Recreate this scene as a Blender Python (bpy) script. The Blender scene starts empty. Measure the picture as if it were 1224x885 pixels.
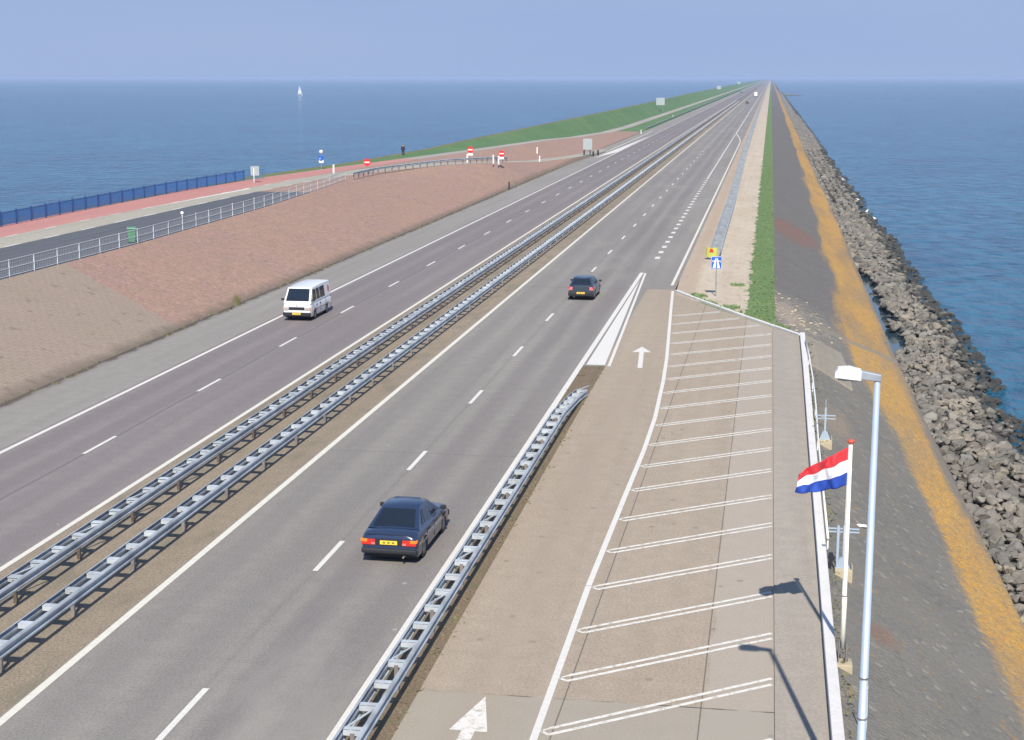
import bpy, math, random
from mathutils import Vector, Matrix, noise as mnoise
random.seed(7)
R=math.radians
scene=bpy.context.scene
col=scene.collection

# ------------------------------------------------------------------ helpers
def tag(o,label=None,cat=None,group=None,kind=None):
    if label: o['label']=label
    if cat: o['category']=cat
    if group: o['group']=group
    if kind: o['kind']=kind
    return o

def empty(name,loc=(0,0,0),rz=0,**k):
    o=bpy.data.objects.new(name,None); col.objects.link(o)
    o.empty_display_size=.3
    o.location=loc; o.rotation_euler=(0,0,rz)
    return tag(o,**k)

def copy_tree(o,parent=None):
    c=o.copy(); col.objects.link(c)
    if parent is not None: c.parent=parent
    for ch in o.children:
        copy_tree(ch,c)
    return c

class MB:
    def __init__(s): s.v=[];s.f=[];s.m=[]
    def add(s,vs,fs,mi=0):
        n=len(s.v); s.v+= [tuple(v) for v in vs]
        for f in fs: s.f.append(tuple(i+n for i in f)); s.m.append(mi)
    def box(s,c,d,mi=0,rot=None):
        x,y,z=d[0]/2,d[1]/2,d[2]/2
        vs=[Vector((a*x,b*y,e*z)) for a in(-1,1) for b in(-1,1) for e in(-1,1)]
        if rot is not None: vs=[rot@v for v in vs]
        c=Vector(c); vs=[v+c for v in vs]
        s.add(vs,[(0,1,3,2),(4,6,7,5),(0,4,5,1),(2,3,7,6),(0,2,6,4),(1,5,7,3)],mi); return s
    def bar(s,a,b,w,h,mi=0):
        a=Vector(a);b=Vector(b);d=b-a;L=d.length
        q=d.to_track_quat('Y','Z').to_matrix()
        return s.box((a+b)/2,(w,L,h),mi,q)
    def tube(s,pts,r,n=10,mi=0,cap=True):
        pts=[Vector(p) for p in pts]
        rs=r if isinstance(r,(list,tuple)) else [r]*len(pts)
        rings=[]
        for i,p in enumerate(pts):
            d=(pts[min(i+1,len(pts)-1)]-pts[max(i-1,0)]).normalized()
            q=d.to_track_quat('Z','Y').to_matrix()
            rings.append([p+q@Vector((math.cos(t*2*math.pi/n)*rs[i],math.sin(t*2*math.pi/n)*rs[i],0)) for t in range(n)])
        vs=[v for rg in rings for v in rg]; fs=[]
        for i in range(len(pts)-1):
            for t in range(n):
                a=i*n+t;b=i*n+(t+1)%n
                fs.append((a,b,b+n,a+n))
        if cap:
            fs.append(tuple(reversed(range(n)))); fs.append(tuple(range((len(pts)-1)*n,len(pts)*n)))
        s.add(vs,fs,mi); return s
    def loft(s,rings,mi=0,cap=True,closed=True):
        n=len(rings[0]); vs=[v for r in rings for v in r]; fs=[]
        for i in range(len(rings)-1):
            for t in range(n if closed else n-1):
                a=i*n+t;b=i*n+(t+1)%n
                fs.append((a,b,b+n,a+n))
        if cap and closed:
            fs.append(tuple(reversed(range(n)))); fs.append(tuple(range((len(rings)-1)*n,len(rings)*n)))
        s.add(vs,fs,mi); return s
    def quad(s,a,b,c,d,mi=0): s.add([a,b,c,d],[(0,1,2,3)],mi); return s
    def poly(s,pts,th,axis_n,mi=0):
        # flat polygon with thickness th along axis_n
        n=len(pts); nn=Vector(axis_n)*th
        p0=[Vector(p) for p in pts]; p1=[p+nn for p in p0]
        s.add(p0+p1,[tuple(reversed(range(n))),tuple(range(n,2*n))]+[(i,(i+1)%n,(i+1)%n+n,i+n) for i in range(n)],mi); return s
    def build(s,name,mats,parent=None,smooth=False,uv=None,bevel=0):
        me=bpy.data.meshes.new(name); me.from_pydata(s.v,[],s.f)
        if not isinstance(mats,(list,tuple)): mats=[mats]
        for m in mats: me.materials.append(m)
        me.polygons.foreach_set('material_index',s.m)
        if smooth: me.polygons.foreach_set('use_smooth',[True]*len(s.f))
        if uv:
            l=me.uv_layers.new(name='band')
            for lp in me.loops:
                l.data[lp.index].uv=uv(me.vertices[lp.vertex_index].co)
        me.update()
        o=bpy.data.objects.new(name,me); col.objects.link(o)
        if parent is not None: o.parent=parent
        if bevel:
            b=o.modifiers.new('bevel','BEVEL'); b.width=bevel; b.segments=2; b.limit_method='ANGLE'; b.angle_limit=R(35)
        if smooth and bevel:
            pass
        return o

# ------------------------------------------------------------------ materials
class NT:
    def __init__(s,name):
        s.m=bpy.data.materials.new(name); s.m.use_nodes=True
        s.t=s.m.node_tree; s.n=s.t.nodes; s.l=s.t.links
        s.b=s.n['Principled BSDF']; s.out=s.n['Material Output']
        s._pos=None
    def link(s,a,b): s.l.new(a,b)
    def put(s,sock,v):
        if isinstance(v,bpy.types.NodeSocket): s.l.new(v,sock)
        elif isinstance(v,(tuple,list)) and len(v)==3 and sock.type=='RGBA': sock.default_value=(*v,1)
        else: sock.default_value=v
    def pos(s,scale=(1,1,1),rot=(0,0,0),obj=False):
        if obj:
            g=s.n.new('ShaderNodeTexCoord').outputs['Object']
        else:
            g=s.n.new('ShaderNodeNewGeometry').outputs['Position']
        if scale==(1,1,1) and rot==(0,0,0): return g
        mp=s.n.new('ShaderNodeMapping'); s.l.new(g,mp.inputs[0]); mp.inputs['Scale'].default_value=scale; mp.inputs['Rotation'].default_value=rot
        return mp.outputs[0]
    def noise(s,scale,detail=4,vec=None,rough=.55,out='Fac'):
        n=s.n.new('ShaderNodeTexNoise'); n.inputs['Scale'].default_value=scale; n.inputs['Detail'].default_value=detail; n.inputs['Roughness'].default_value=rough
        s.l.new(vec if vec is not None else s.pos(),n.inputs['Vector']); return n.outputs[out]
    def vor(s,scale,vec=None,out='Distance',feature='F1',rand=1):
        n=s.n.new('ShaderNodeTexVoronoi'); n.feature=feature; n.inputs['Scale'].default_value=scale
        n.inputs['Randomness'].default_value=rand
        s.l.new(vec if vec is not None else s.pos(),n.inputs['Vector']); return n.outputs[out]
    def rng(s,v,a,b,c=0,d=1,smooth=False):
        n=s.n.new('ShaderNodeMapRange'); s.put(n.inputs[0],v)
        if smooth: n.interpolation_type='SMOOTHSTEP'
        for i,x in enumerate((a,b,c,d)): n.inputs[i+1].default_value=x
        return n.outputs[0]
    def math(s,op,a,b=0.0,c=None):
        n=s.n.new('ShaderNodeMath'); n.operation=op; s.put(n.inputs[0],a); s.put(n.inputs[1],b)
        if c is not None: s.put(n.inputs[2],c)
        return n.outputs[0]
    def mix(s,f,a,b,mode='MIX'):
        n=s.n.new('ShaderNodeMix'); n.data_type='RGBA'; n.blend_type=mode
        s.put(n.inputs[0],f); s.put(n.inputs[6],a); s.put(n.inputs[7],b); return n.outputs[2]
    def sep(s,v):
        n=s.n.new('ShaderNodeSeparateXYZ'); s.l.new(v,n.inputs[0]); return n.outputs
    def bump(s,h,strength=.3,dist=.02,normal=None):
        n=s.n.new('ShaderNodeBump'); n.inputs['Strength'].default_value=strength; n.inputs['Distance'].default_value=dist
        s.l.new(h,n.inputs['Height'])
        if normal is not None: s.l.new(normal,n.inputs['Normal'])
        return n.outputs[0]
    def done(s,color,rough=.85,bump=None,metal=0,spec=.3):
        s.put(s.b.inputs['Base Color'],color); s.put(s.b.inputs['Roughness'],rough)
        s.b.inputs['Metallic'].default_value=metal; s.b.inputs['Specular IOR Level'].default_value=spec
        if bump is not None: s.l.new(bump,s.b.inputs['Normal'])
        return s.m

def simple(name,c,rough=.5,metal=0,spec=.4,var=.12,scale=3.0):
    t=NT(name); n=t.noise(scale,3,t.pos(obj=True))
    k=t.rng(n,.3,.7,0,1)
    d=tuple(x*(1-var) for x in c); e=tuple(min(1,x*(1+var*.5)) for x in c)
    return t.done(t.mix(k,d,e),rough,None,metal,spec)

def paving(name,ca,cb,cc=None,streak=None,fine=.16,grain=9,bump=.25,tracks=None,extra=None,big=.09,rough=.9,joints=None):
    """weathered surface: broad mottling, long streaks along the road, fine grain, optional wheel tracks at given x"""
    t=NT(name)
    a=t.noise(big,4,t.pos((1,.35,1)))
    c=t.mix(t.rng(a,.35,.65),ca,cb)
    st=t.noise(1.0,5,t.pos((1.6,.03,1)))
    c=t.mix(t.rng(st,.42,.72,0,.55),c,cc or tuple(x*.8 for x in ca))
    if tracks:
        x=t.sep(t.pos())[0]
        wob=t.math('MULTIPLY',t.math('SUBTRACT',t.noise(.05,2,t.pos((0.01,1,1))),.5),.5)
        x=t.math('ADD',x,wob)
        tot=None
        for tx,w,col_,amt in tracks:
            d=t.math('ABSOLUTE',t.math('SUBTRACT',x,tx))
            f=t.rng(d,w*.25,w,amt,0,True)
            f=t.math('MULTIPLY',f,t.rng(t.noise(.6,4,t.pos((1,.08,1))),.25,.7,.55,1.15))
            c=t.mix(f,c,col_)
    m=t.noise(1.6,6,t.pos(),.6)
    c=t.mix(t.rng(m,.35,.68,0,.35),c,tuple(x*.72 for x in ca))
    g=t.noise(grain*1.6,6,t.pos(),.75); fine=fine*1.5
    c=t.mix(1.0,c,t.mix(t.rng(g,.36,.64),(1-fine,)*3,(1+fine,)*3),'MULTIPLY')
    if extra: c=extra(t,c)
    b=t.bump(g,bump,.01)
    return t.done(c,rough,b)

M={}
def spots(t,c,scale,thr,col_,vec=None,amt=1):
    v=t.vor(scale,vec); return t.mix(t.rng(v,thr,thr*.6,0,amt),c,col_)

AS=(.23,.212,.192); AS2=(.268,.249,.223)
DK=(.175,.162,.158)
def as_extra(t,c):
    c=spots(t,c,.55,.045,(.33,.32,.3))            # tiny pale chips
    c=t.mix(t.rng(t.noise(.22,6,t.pos((1,.25,1)),.6),.56,.66,0,.4),c,(.30,.28,.25))
    # transverse sealed joints
    y=t.sep(t.pos())[1]
    for yy,w in ((104.4,.10),(187,.08),(312,.1),(56.2,.03)):
        wv=t.math('MULTIPLY',t.math('SUBTRACT',t.noise(.7,2),.5),.25)
        d=t.math('ABSOLUTE',t.math('SUBTRACT',t.math('ADD',y,wv),yy))
        c=t.mix(t.rng(d,w*.4,w,.55,0),c,(.07,.065,.065))
    return c
M['asphalt_r']=paving('asphalt_right',AS,AS2,(.20,.185,.172),fine=.14,
    tracks=[(-15.5,.75,DK,.45),(-13.7,.75,DK,.4),(-11.6,.75,(.165,.148,.148),.6),(-9.9,.8,(.165,.148,.148),.6),(-12.72,.12,(.17,.16,.15),.5)],extra=as_extra)
M['asphalt_l']=paving('asphalt_left',(.205,.182,.176),(.235,.21,.202),(.18,.158,.154),fine=.12,
    tracks=[(-27.9,.8,(.155,.135,.14),.5),(-26.2,.8,(.155,.135,.14),.5),(-24.6,.8,(.165,.145,.148),.45),(-22.8,.8,(.165,.145,.148),.45),(-25.5,.1,(.1,.095,.1),.7)],extra=lambda t,c: spots(t,c,.6,.04,(.3,.29,.28)))
M['shoulder']=paving('shoulder_asphalt',(.25,.232,.21),(.28,.262,.238),fine=.14)
M['dirt']=paving('median_dirt',(.25,.20,.145),(.285,.235,.175),(.20,.17,.13),fine=.28,bump=.6,
    extra=lambda t,c: t.mix(t.rng(t.noise(.9,5,t.pos((1,.4,1))),.5,.68,0,.6),c,(.15,.14,.10)))
M['dirt_island']=paving('island_dirt',(.17,.125,.08),(.205,.155,.10),(.14,.10,.065),fine=.3,bump=.7,
    extra=lambda t,c: t.mix(t.rng(t.noise(1.4,5),.52,.66,0,.6),c,(.13,.13,.06)))
def park_extra(t,c):
    p=t.sep(t.pos()); x,y=p[0],p[1]
    # cast slabs: slightly different tone right of the long joint, patch at the near end, hairline joints
    wv=t.math('MULTIPLY',t.math('SUBTRACT',t.noise(.5,3),.5),.5)
    rt=t.rng(t.math('ADD',x,wv),-1.12,-1.08)
    c=t.mix(t.math('MULTIPLY',rt,.6),c,(.365,.32,.27))
    nr=t.rng(t.math('ADD',y,t.math('MULTIPLY',wv,.5)),33.5,33.42)
    c=t.mix(t.math('MULTIPLY',nr,.65),c,(.31,.285,.235))
    for xx,w in ((-4.05,.022),(-1.1,.022)):
        sl=t.math('MULTIPLY',t.math('SUBTRACT',y,58),.01 if xx<-3 else .002)
        d=t.math('ABSOLUTE',t.math('SUBTRACT',t.math('SUBTRACT',x,sl),xx))
        c=t.mix(t.rng(d,w*.5,w,.7,0),c,(.07,.065,.06))
    d=t.math('ABSOLUTE',t.math('SUBTRACT',y,t.math('ADD',33.46,t.math('MULTIPLY',wv,.08))))
    k=t.math('MULTIPLY',t.rng(d,.015,.04,.9,0),t.rng(t.noise(.8,2,t.pos((1,.1,1))),.45,.55))
    c=t.mix(k,c,(.06,.055,.05))
    # oil drips in the stalls and faint oil band down the lane
    c=spots(t,c,.9,.11,(.17,.15,.125),amt=.55)
    c=spots(t,c,2.3,.05,(.4,.38,.35),amt=.8)
    d=t.math('ABSOLUTE',t.math('SUBTRACT',x,-6.1))
    c=t.mix(t.rng(d,.1,1.0,.35,0,True),c,(.31,.25,.19))
    return c
M['parking']=paving('parking_concrete',(.335,.272,.205),(.37,.308,.24),(.295,.245,.19),fine=.15,bump=.3,extra=park_extra)
M['walk']=paving('walkway_concrete',(.32,.28,.232),(.355,.315,.265),(.29,.255,.212),fine=.1,bump=.15,
    extra=lambda t,c:t.mix(t.rng(t.vor(.0001),.5,.6,0,0),c,c))
def sand_extra(t,c):
    c=t.mix(t.rng(t.noise(2.2,6,t.pos((1,.3,1))),.55,.7,0,.5),c,(.25,.19,.14))
    d=t.rng(t.math('ABSOLUTE',t.math('SUBTRACT',t.sep(t.pos())[0],-5.4)),.3,1.2,.6,0,True)
    return t.mix(d,c,(.34,.25,.18))
M['sand']=paving('verge_sand',(.46,.385,.29),(.53,.455,.36),(.41,.34,.26),fine=.2,bump=.5,extra=sand_extra,big=.3)
def mkgrass(name,a,b,c3,big=.25):
    t=NT(name)
    c=t.mix(t.rng(t.noise(big,5),.35,.65),a,b)
    c=t.mix(t.rng(t.noise(1.9,6),.5,.7,0,.7),c,c3)
    g=t.noise(26,3)
    c=t.mix(1.0,c,t.mix(t.rng(g,.3,.7),(.65,)*3,(1.35,)*3),'MULTIPLY')
    return t.done(c,.95,t.bump(t.noise(14,4),.8,.06),spec=.1)
M['grass']=mkgrass('verge_grass',(.115,.19,.07),(.14,.21,.08),(.17,.16,.09))
M['dike_grass']=mkgrass('dike_grass',(.085,.17,.08),(.12,.20,.09),(.14,.15,.06),.07)
M['crest_grass']=mkgrass('crest_dry_grass',(.15,.145,.06),(.2,.17,.09),(.1,.12,.05),.12)
# stone block paving of the inner slope: red-brown blocks, grey-brown beyond a clean border
t=NT('slope_blocks'); p=t.sep(t.pos()); x,y=p[0],p[1]
v=t.vor(4.6,t.pos((1,1,1)),out='Color'); vv=t.sep(v)[0]
n1=t.rng(t.noise(.16,5),.38,.62)
red=t.mix(n1,(.335,.215,.165),(.31,.20,.175)); red=t.mix(t.rng(vv,0,1,0,.45),red,(.40,.25,.18))
red=t.mix(t.rng(t.sep(v)[1],.65,.95,0,.45),red,(.19,.15,.125)); red=t.mix(t.rng(t.sep(v)[2],.75,.95,0,.45),red,(.46,.32,.25)); red=t.mix(t.rng(t.noise(.9,5),.5,.7,0,.45),red,(.26,.21,.14))
gn=t.rng(t.noise(.2,4),.35,.65)
gry=t.mix(gn,(.31,.25,.195),(.325,.255,.21)); 
bk=t.n.new('ShaderNodeTexBrick'); t.l.new(t.pos((1,1,1)),bk.inputs['Vector']); bk.inputs['Scale'].default_value=1.0
bk.inputs['Brick Width'].default_value=.5; bk.inputs['Row Height'].default_value=.42; bk.inputs['Mortar Size'].default_value=.035
bk.inputs['Color1'].default_value=(.32,.26,.205,1); bk.inputs['Color2'].default_value=(.285,.23,.18,1); bk.inputs['Mortar'].default_value=(.21,.17,.135,1)
gry=t.mix(.4,gry,bk.outputs[0])
gry=t.mix(t.rng(t.noise(1.2,5),.6,.72,0,.6),gry,(.12,.11,.09))
bord=t.math('ADD',y,t.math('MULTIPLY',t.math('ADD',x,33.2),.52))
c=t.mix(t.rng(bord,83.45,83.5),gry,red)
edge=t.rng(t.math('ABSOLUTE',t.math('SUBTRACT',bord,83.3)),.0,.35,.5,0)
c=t.mix(edge,c,(.3,.25,.2))
toe=t.math('ADD',x,t.math('MULTIPLY',t.math('SUBTRACT',t.noise(.6,4),.5),1.2))
c=t.mix(t.rng(toe,-34.0,-33.2,0,.8),c,(.14,.115,.09))
c=t.mix(t.rng(t.noise(8,3),.35,.7,0,.35),c,(.15,.11,.09))
M['slope']=t.done(c,.95,t.bump(vv,.25,.05),spec=.15)
M['gully']=paving('gully_earth',(.085,.07,.055),(.12,.10,.075),fine=.3,bump=.8,extra=lambda t,c: t.mix(t.rng(t.math('ADD',t.sep(t.pos())[0],t.math('MULTIPLY',t.math('SUBTRACT',t.noise(.8,5),.5),.9)),-32.85,-32.6,0,1),c,(.22,.20,.18)))
M['red_path']=paving('red_paving',(.44,.20,.175),(.48,.235,.205),(.38,.18,.16),fine=.12)
M['service']=paving('service_concrete',(.34,.32,.26),(.39,.36,.30),fine=.12)
M['service_dark']=paving('service_asphalt',(.085,.09,.105),(.11,.115,.13),fine=.12)
M['pathc']=paving('path_concrete',(.33,.30,.27),(.38,.35,.31),fine=.1)
# sea slope: set basalt with a band of orange lichen
t=NT('basalt_slope'); uv=t.n.new('ShaderNodeUVMap'); uv.uv_map='band'; us=t.sep(uv.outputs[0]); ub=us[0]
p=t.sep(t.pos()); x,y=p[0],p[1]
vc=t.sep(t.vor(5.2,out='Color')); vd=t.vor(5.2,feature='DISTANCE_TO_EDGE')
c=t.mix(t.rng(t.noise(.25,5),.35,.65),(.172,.165,.146),(.205,.193,.168))
c=t.mix(t.rng(vc[0],.0,1,0,.6),c,(.22,.212,.185))
c=t.mix(t.rng(vc[1],.7,1,0,.55),c,(.12,.115,.115))
c=t.mix(t.rng(vc[2],.94,.98,0,.6),c,(.38,.34,.28))
c=t.mix(t.rng(t.noise(1.1,6,t.pos((1,.5,1))),.45,.7,0,.5),c,(.215,.20,.165))
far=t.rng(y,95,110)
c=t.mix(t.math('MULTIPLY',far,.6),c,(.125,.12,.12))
ow=t.math('MULTIPLY',t.math('SUBTRACT',t.noise(.35,5,t.pos((1,.07,1))),.5),1.3)
ow=t.math('ADD',ow,t.math('MULTIPLY',t.math('SUBTRACT',t.noise(2.5,4),.5),.5))
ob=t.math('ADD',ub,ow)
m1=t.math('MULTIPLY',t.rng(ob,-.12,.16,0,1,True),t.rng(ob,1.3,.9,0,1,True))
spk=t.rng(t.noise(4,6,None,.7),.36,.55,.35,1)
dens=t.rng(t.noise(.3,5,t.pos((1,.15,1))),.34,.54,.5,1)
m1=t.math('MULTIPLY',m1,t.math('MULTIPLY',spk,dens))
org=t.mix(t.rng(t.noise(3,4),.35,.65),(.62,.30,.035),(.64,.38,.08))
wash=t.math('MULTIPLY',t.rng(ob,.6,1.4,0,.7,True),1.0)
c=t.mix(wash,c,(.22,.19,.155))
c=t.mix(t.math('MULTIPLY',m1,t.rng(vd,0,.10,.55,1)),c,org)
# sprinkle of lichen outside the band
c=t.mix(t.math('MULTIPLY',t.rng(vc[1],.88,.95,0,.5),t.rng(t.noise(.8,3),.5,.6)),c,(.42,.27,.1))
# rust-red paved patch round y=150, bare trodden patch round y=93, drain strip across at y=100
def blob(cx,cy,rx,ry,edge=.35):
    dx=t.math('DIVIDE',t.math('SUBTRACT',x,cx),rx); dy=t.math('DIVIDE',t.math('SUBTRACT',y,cy),ry)
    d=t.math('SQRT',t.math('ADD',t.math('MULTIPLY',dx,dx),t.math('MULTIPLY',dy,dy)))
    d=t.math('ADD',d,t.math('MULTIPLY',t.math('SUBTRACT',t.noise(.7,5),.5),.9))
    return t.rng(d,1,1-edge,0,1)
c=t.mix(t.math('MULTIPLY',blob(2.6,156,2.9,11),.75),c,(.22,.12,.09))
c=t.mix(t.math('MULTIPLY',blob(1.5,97,1.6,6,.8),.7),c,(.42,.33,.25))
c=t.mix(t.math('MULTIPLY',t.math('MULTIPLY',blob(2.0,99,3.2,9,.5),t.rng(t.noise(2.2,3),.5,.6)),.8),c,(.40,.33,.26))
c=t.mix(t.math('MULTIPLY',t.rng(y,96,112,0,1),0.0),c,c)
dr=t.rng(t.math('ABSOLUTE',t.math('SUBTRACT',y,t.math('ADD',96.5,t.math('MULTIPLY',x,.55)))),.7,1.0,.8,0)
dr=t.math('MULTIPLY',dr,t.rng(x,2.4,3.4,0,1))
c=t.mix(dr,c,(.27,.24,.19))
c=t.mix(t.math('MULTIPLY',blob(3.4,41.5,.7,1.0,.6),.5),c,(.25,.12,.07))
c=t.mix(t.math('MULTIPLY',blob(3.3,68,1.0,4,.6),.5),c,(.36,.27,.19))
c=t.mix(t.rng(vd,.0,.08,.35,0),c,(.10,.095,.09))
c=t.mix(t.rng(t.noise(40,2),.3,.7,0,.35),c,(.10,.09,.08))
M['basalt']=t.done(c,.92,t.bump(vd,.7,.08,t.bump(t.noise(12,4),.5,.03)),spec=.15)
M['pad']=paving('pad_concrete',(.27,.24,.19),(.31,.275,.22),(.24,.20,.15),fine=.15,bump=.4)
t=NT('rock_stone'); oi=t.n.new('ShaderNodeObjectInfo')
rv=t.vor(.75,out='Color'); rs_=t.sep(rv)[0]
c=t.mix(rs_,(.10,.095,.085),(.24,.228,.20))
c=t.mix(t.rng(t.noise(.3,4),.4,.65,0,.6),c,(.2,.17,.14))
c=t.mix(t.rng(t.sep(rv)[1],.82,.95,0,.7),c,(.30,.26,.20))
c=t.mix(t.rng(t.noise(3,5),.4,.7,0,.5),c,(.12,.11,.095))
z=t.sep(t.pos())[2]; zz=t.math('ADD',z,t.math('MULTIPLY',t.math('SUBTRACT',t.noise(.8,3),.5),.7))
c=t.mix(t.rng(zz,-4.42,-4.78,0,.9,True),c,(.035,.036,.033))  # wet stone near the waterline, plus shade on the outer rocks painted in
M['rock']=t.done(c,.85,t.bump(t.noise(4,5),.7,.08),spec=.25)
M['bed']=paving('rock_bed',(.09,.085,.07),(.12,.11,.09),fine=.4,bump=1,grain=3)
# water
t=NT('sea_water')
w1=t.noise(.8,6,t.pos((1.0,1.1,1),(0,0,R(14))),.62)
w2=t.noise(.12,3,t.pos((.6,1.3,1),(0,0,R(-6))),.5)
w3=t.noise(.012,3,t.pos((.5,1,1)),.5)
w0=t.noise(.38,4,t.pos((1.0,.55,1),(0,0,R(10))),.6)
h=t.math('ADD',t.math('MULTIPLY',w0,2.2),t.math('ADD',t.math('MULTIPLY',w1,.7),t.math('MULTIPLY',w2,1.6)))
bigc=t.rng(t.noise(.006,4,t.pos((.6,1,1))),.35,.65)
rip=t.rng(t.math('ADD',t.math('MULTIPLY',t.noise(.42,4,t.pos((1.0,.5,1),(0,0,R(10))),.6),.6),t.math('MULTIPLY',t.noise(.07,5,t.pos((1,.45,1),(0,0,R(-8))),.65),.4)),.43,.57)
cc=t.mix(bigc,(.007,.082,.158),(.012,.104,.190)); cc=t.mix(1.0,cc,t.mix(rip,(.60,.68,.74),(1.55,1.35,1.22)),'MULTIPLY')  # light and dark sides of the wavelets painted into the water colour
t.b.inputs['IOR'].default_value=1.33
M['water']=t.done(cc,.10,t.bump(h,1.0,1.0),spec=.5)
t=NT('still_water'); M['pool']=t.done((.03,.06,.08),.04,t.bump(t.noise(1.5,2,t.pos((1,2,1))),.1,.02),spec=.5); t.b.inputs['IOR'].default_value=1.33
t=NT('road_paint'); n=t.noise(7,5,t.pos(),.65)
c=t.mix(t.rng(n,.3,.75),(.66,.64,.60),(.55,.53,.49)); M['paint']=t.done(c,.7,spec=.2)
t=NT('yellowed_paint'); n=t.noise(5,5,t.pos(),.65)
c=t.mix(t.rng(n,.3,.75),(.66,.635,.56),(.55,.53,.46)); M['paint_y']=t.done(c,.7,spec=.2)
t=NT('worn_paint'); n=t.noise(5,6,t.pos(),.7)
c=t.mix(t.rng(n,.5,.64),(.64,.62,.57),(.42,.37,.31)); M['paint_w']=t.done(c,.8,spec=.2)
M['white_kerb']=paving('white_painted_concrete',(.62,.60,.58),(.67,.65,.63),(.55,.53,.5),fine=.06,bump=.15)
M['steel']=simple('galvanised_steel',(.40,.44,.475),.6,.15,.45,.35,1.2)
M['steel_l']=simple('bright_galvanised',(.29,.32,.35),.6,.3,.4,.3,2)
M['steel_p']=simple('pale_spacer_steel',(.50,.54,.57),.6,.2,.4,.25,2)
M['steel_d']=simple('dull_post_steel',(.22,.2,.19),.7,.2,.3,.3,2)
M['rusty']=simple('rusty_steel',(.12,.09,.07),.8,.1,.3,.3,4)
M['fence_g']=simple('pale_fence_paint',(.52,.56,.58),.5)
M['white']=simple('white_enamel',(.78,.78,.76),.4)
M['cream']=simple('cream_enamel',(.80,.78,.68),.4)
M['palegrey']=simple('pale_grey_board',(.33,.37,.38),.6)
M['lamp_pole']=simple('lamp_pole_paint',(.38,.46,.55),.5,.2,.4,.1,.8)
M['blue_fence']=simple('blue_fence_paint',(.035,.15,.42),.45)
M['blue_fence_d']=simple('dark_blue_post_paint',(.02,.07,.22),.45)
M['blue_sign']=simple('blue_sign_face',(.02,.11,.50),.35)
M['red_sign']=simple('red_sign_face',(.62,.03,.03),.35)
M['red_flag']=simple('red_cloth',(.58,.035,.045),.8); M['white_flag']=simple('white_cloth',(.75,.75,.8),.8); M['blue_flag']=simple('blue_cloth',(.018,.06,.34),.8)
M['orange_red']=simple('red_cap_paint',(.6,.1,.05),.4)
M['green_bin']=simple('green_plastic',(.08,.22,.13),.45)
M['yg']=simple('yellow_green_face',(.45,.47,.10),.5)
M['black']=simple('black_rubber',(.018,.018,.018),.8)
M['dark']=simple('dark_plastic',(.018,.020,.024),.65)
M['blockc']=simple('yellowed_concrete_block',(.42,.36,.25),.9)
M['plate']=simple('yellow_plate',(.80,.58,.06),.5)
M['plate_ink']=simple('plate_ink',(.25,.18,.03),.6)
def paintm(name,c,rough=.22):
    t=NT(name); t.b.inputs['Coat Weight'].default_value=.6; t.b.inputs['Coat Roughness'].default_value=.08
    n=t.noise(3,3,t.pos(obj=True)); return t.done(t.mix(t.rng(n,.3,.7,0,.4),c,tuple(x*.7+.01 for x in c)),rough,spec=.5)
M['navy']=paintm('navy_car_paint',(.018,.032,.075))
M['slate']=paintm('slate_car_paint',(.03,.045,.07),.3)
M['vanwhite']=paintm('white_van_paint',(.78,.79,.80),.35)
M['glass']=simple('tinted_glass',(.012,.018,.028),.06,0,.8,.1)
M['red_lens']=simple('red_lamp_lens',(.55,.03,.02),.25)
M['amber_lens']=simple('amber_lamp_lens',(.80,.22,.03),.25)
M['pink_lens']=simple('faded_red_lens',(.55,.16,.16),.25)
M['clear_lens']=simple('clear_lamp_lens',(.42,.39,.38),.2)
M['chrome']=simple('wheel_metal',(.16,.16,.17),.4,.5)
M['side_trim']=simple('side_trim',(.22,.2,.21),.5)
M['skin']=simple('skin',(.45,.28,.2),.6); M['cloth_d']=simple('dark_coat_cloth',(.035,.022,.04),.9); M['cloth_t']=simple('dark_trouser_cloth',(.03,.035,.045),.9); M['hair']=simple('dark_hair',(.03,.02,.015),.7)
M['feather']=simple('white_feathers',(.75,.75,.74),.8); M['beak']=simple('yellow_beak',(.6,.4,.06),.6)
M['weed']=simple('weed_leaves',(.15,.14,.07),.9)
M['blade']=simple('grass_blades',(.14,.21,.085),.9,var=.4)

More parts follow.
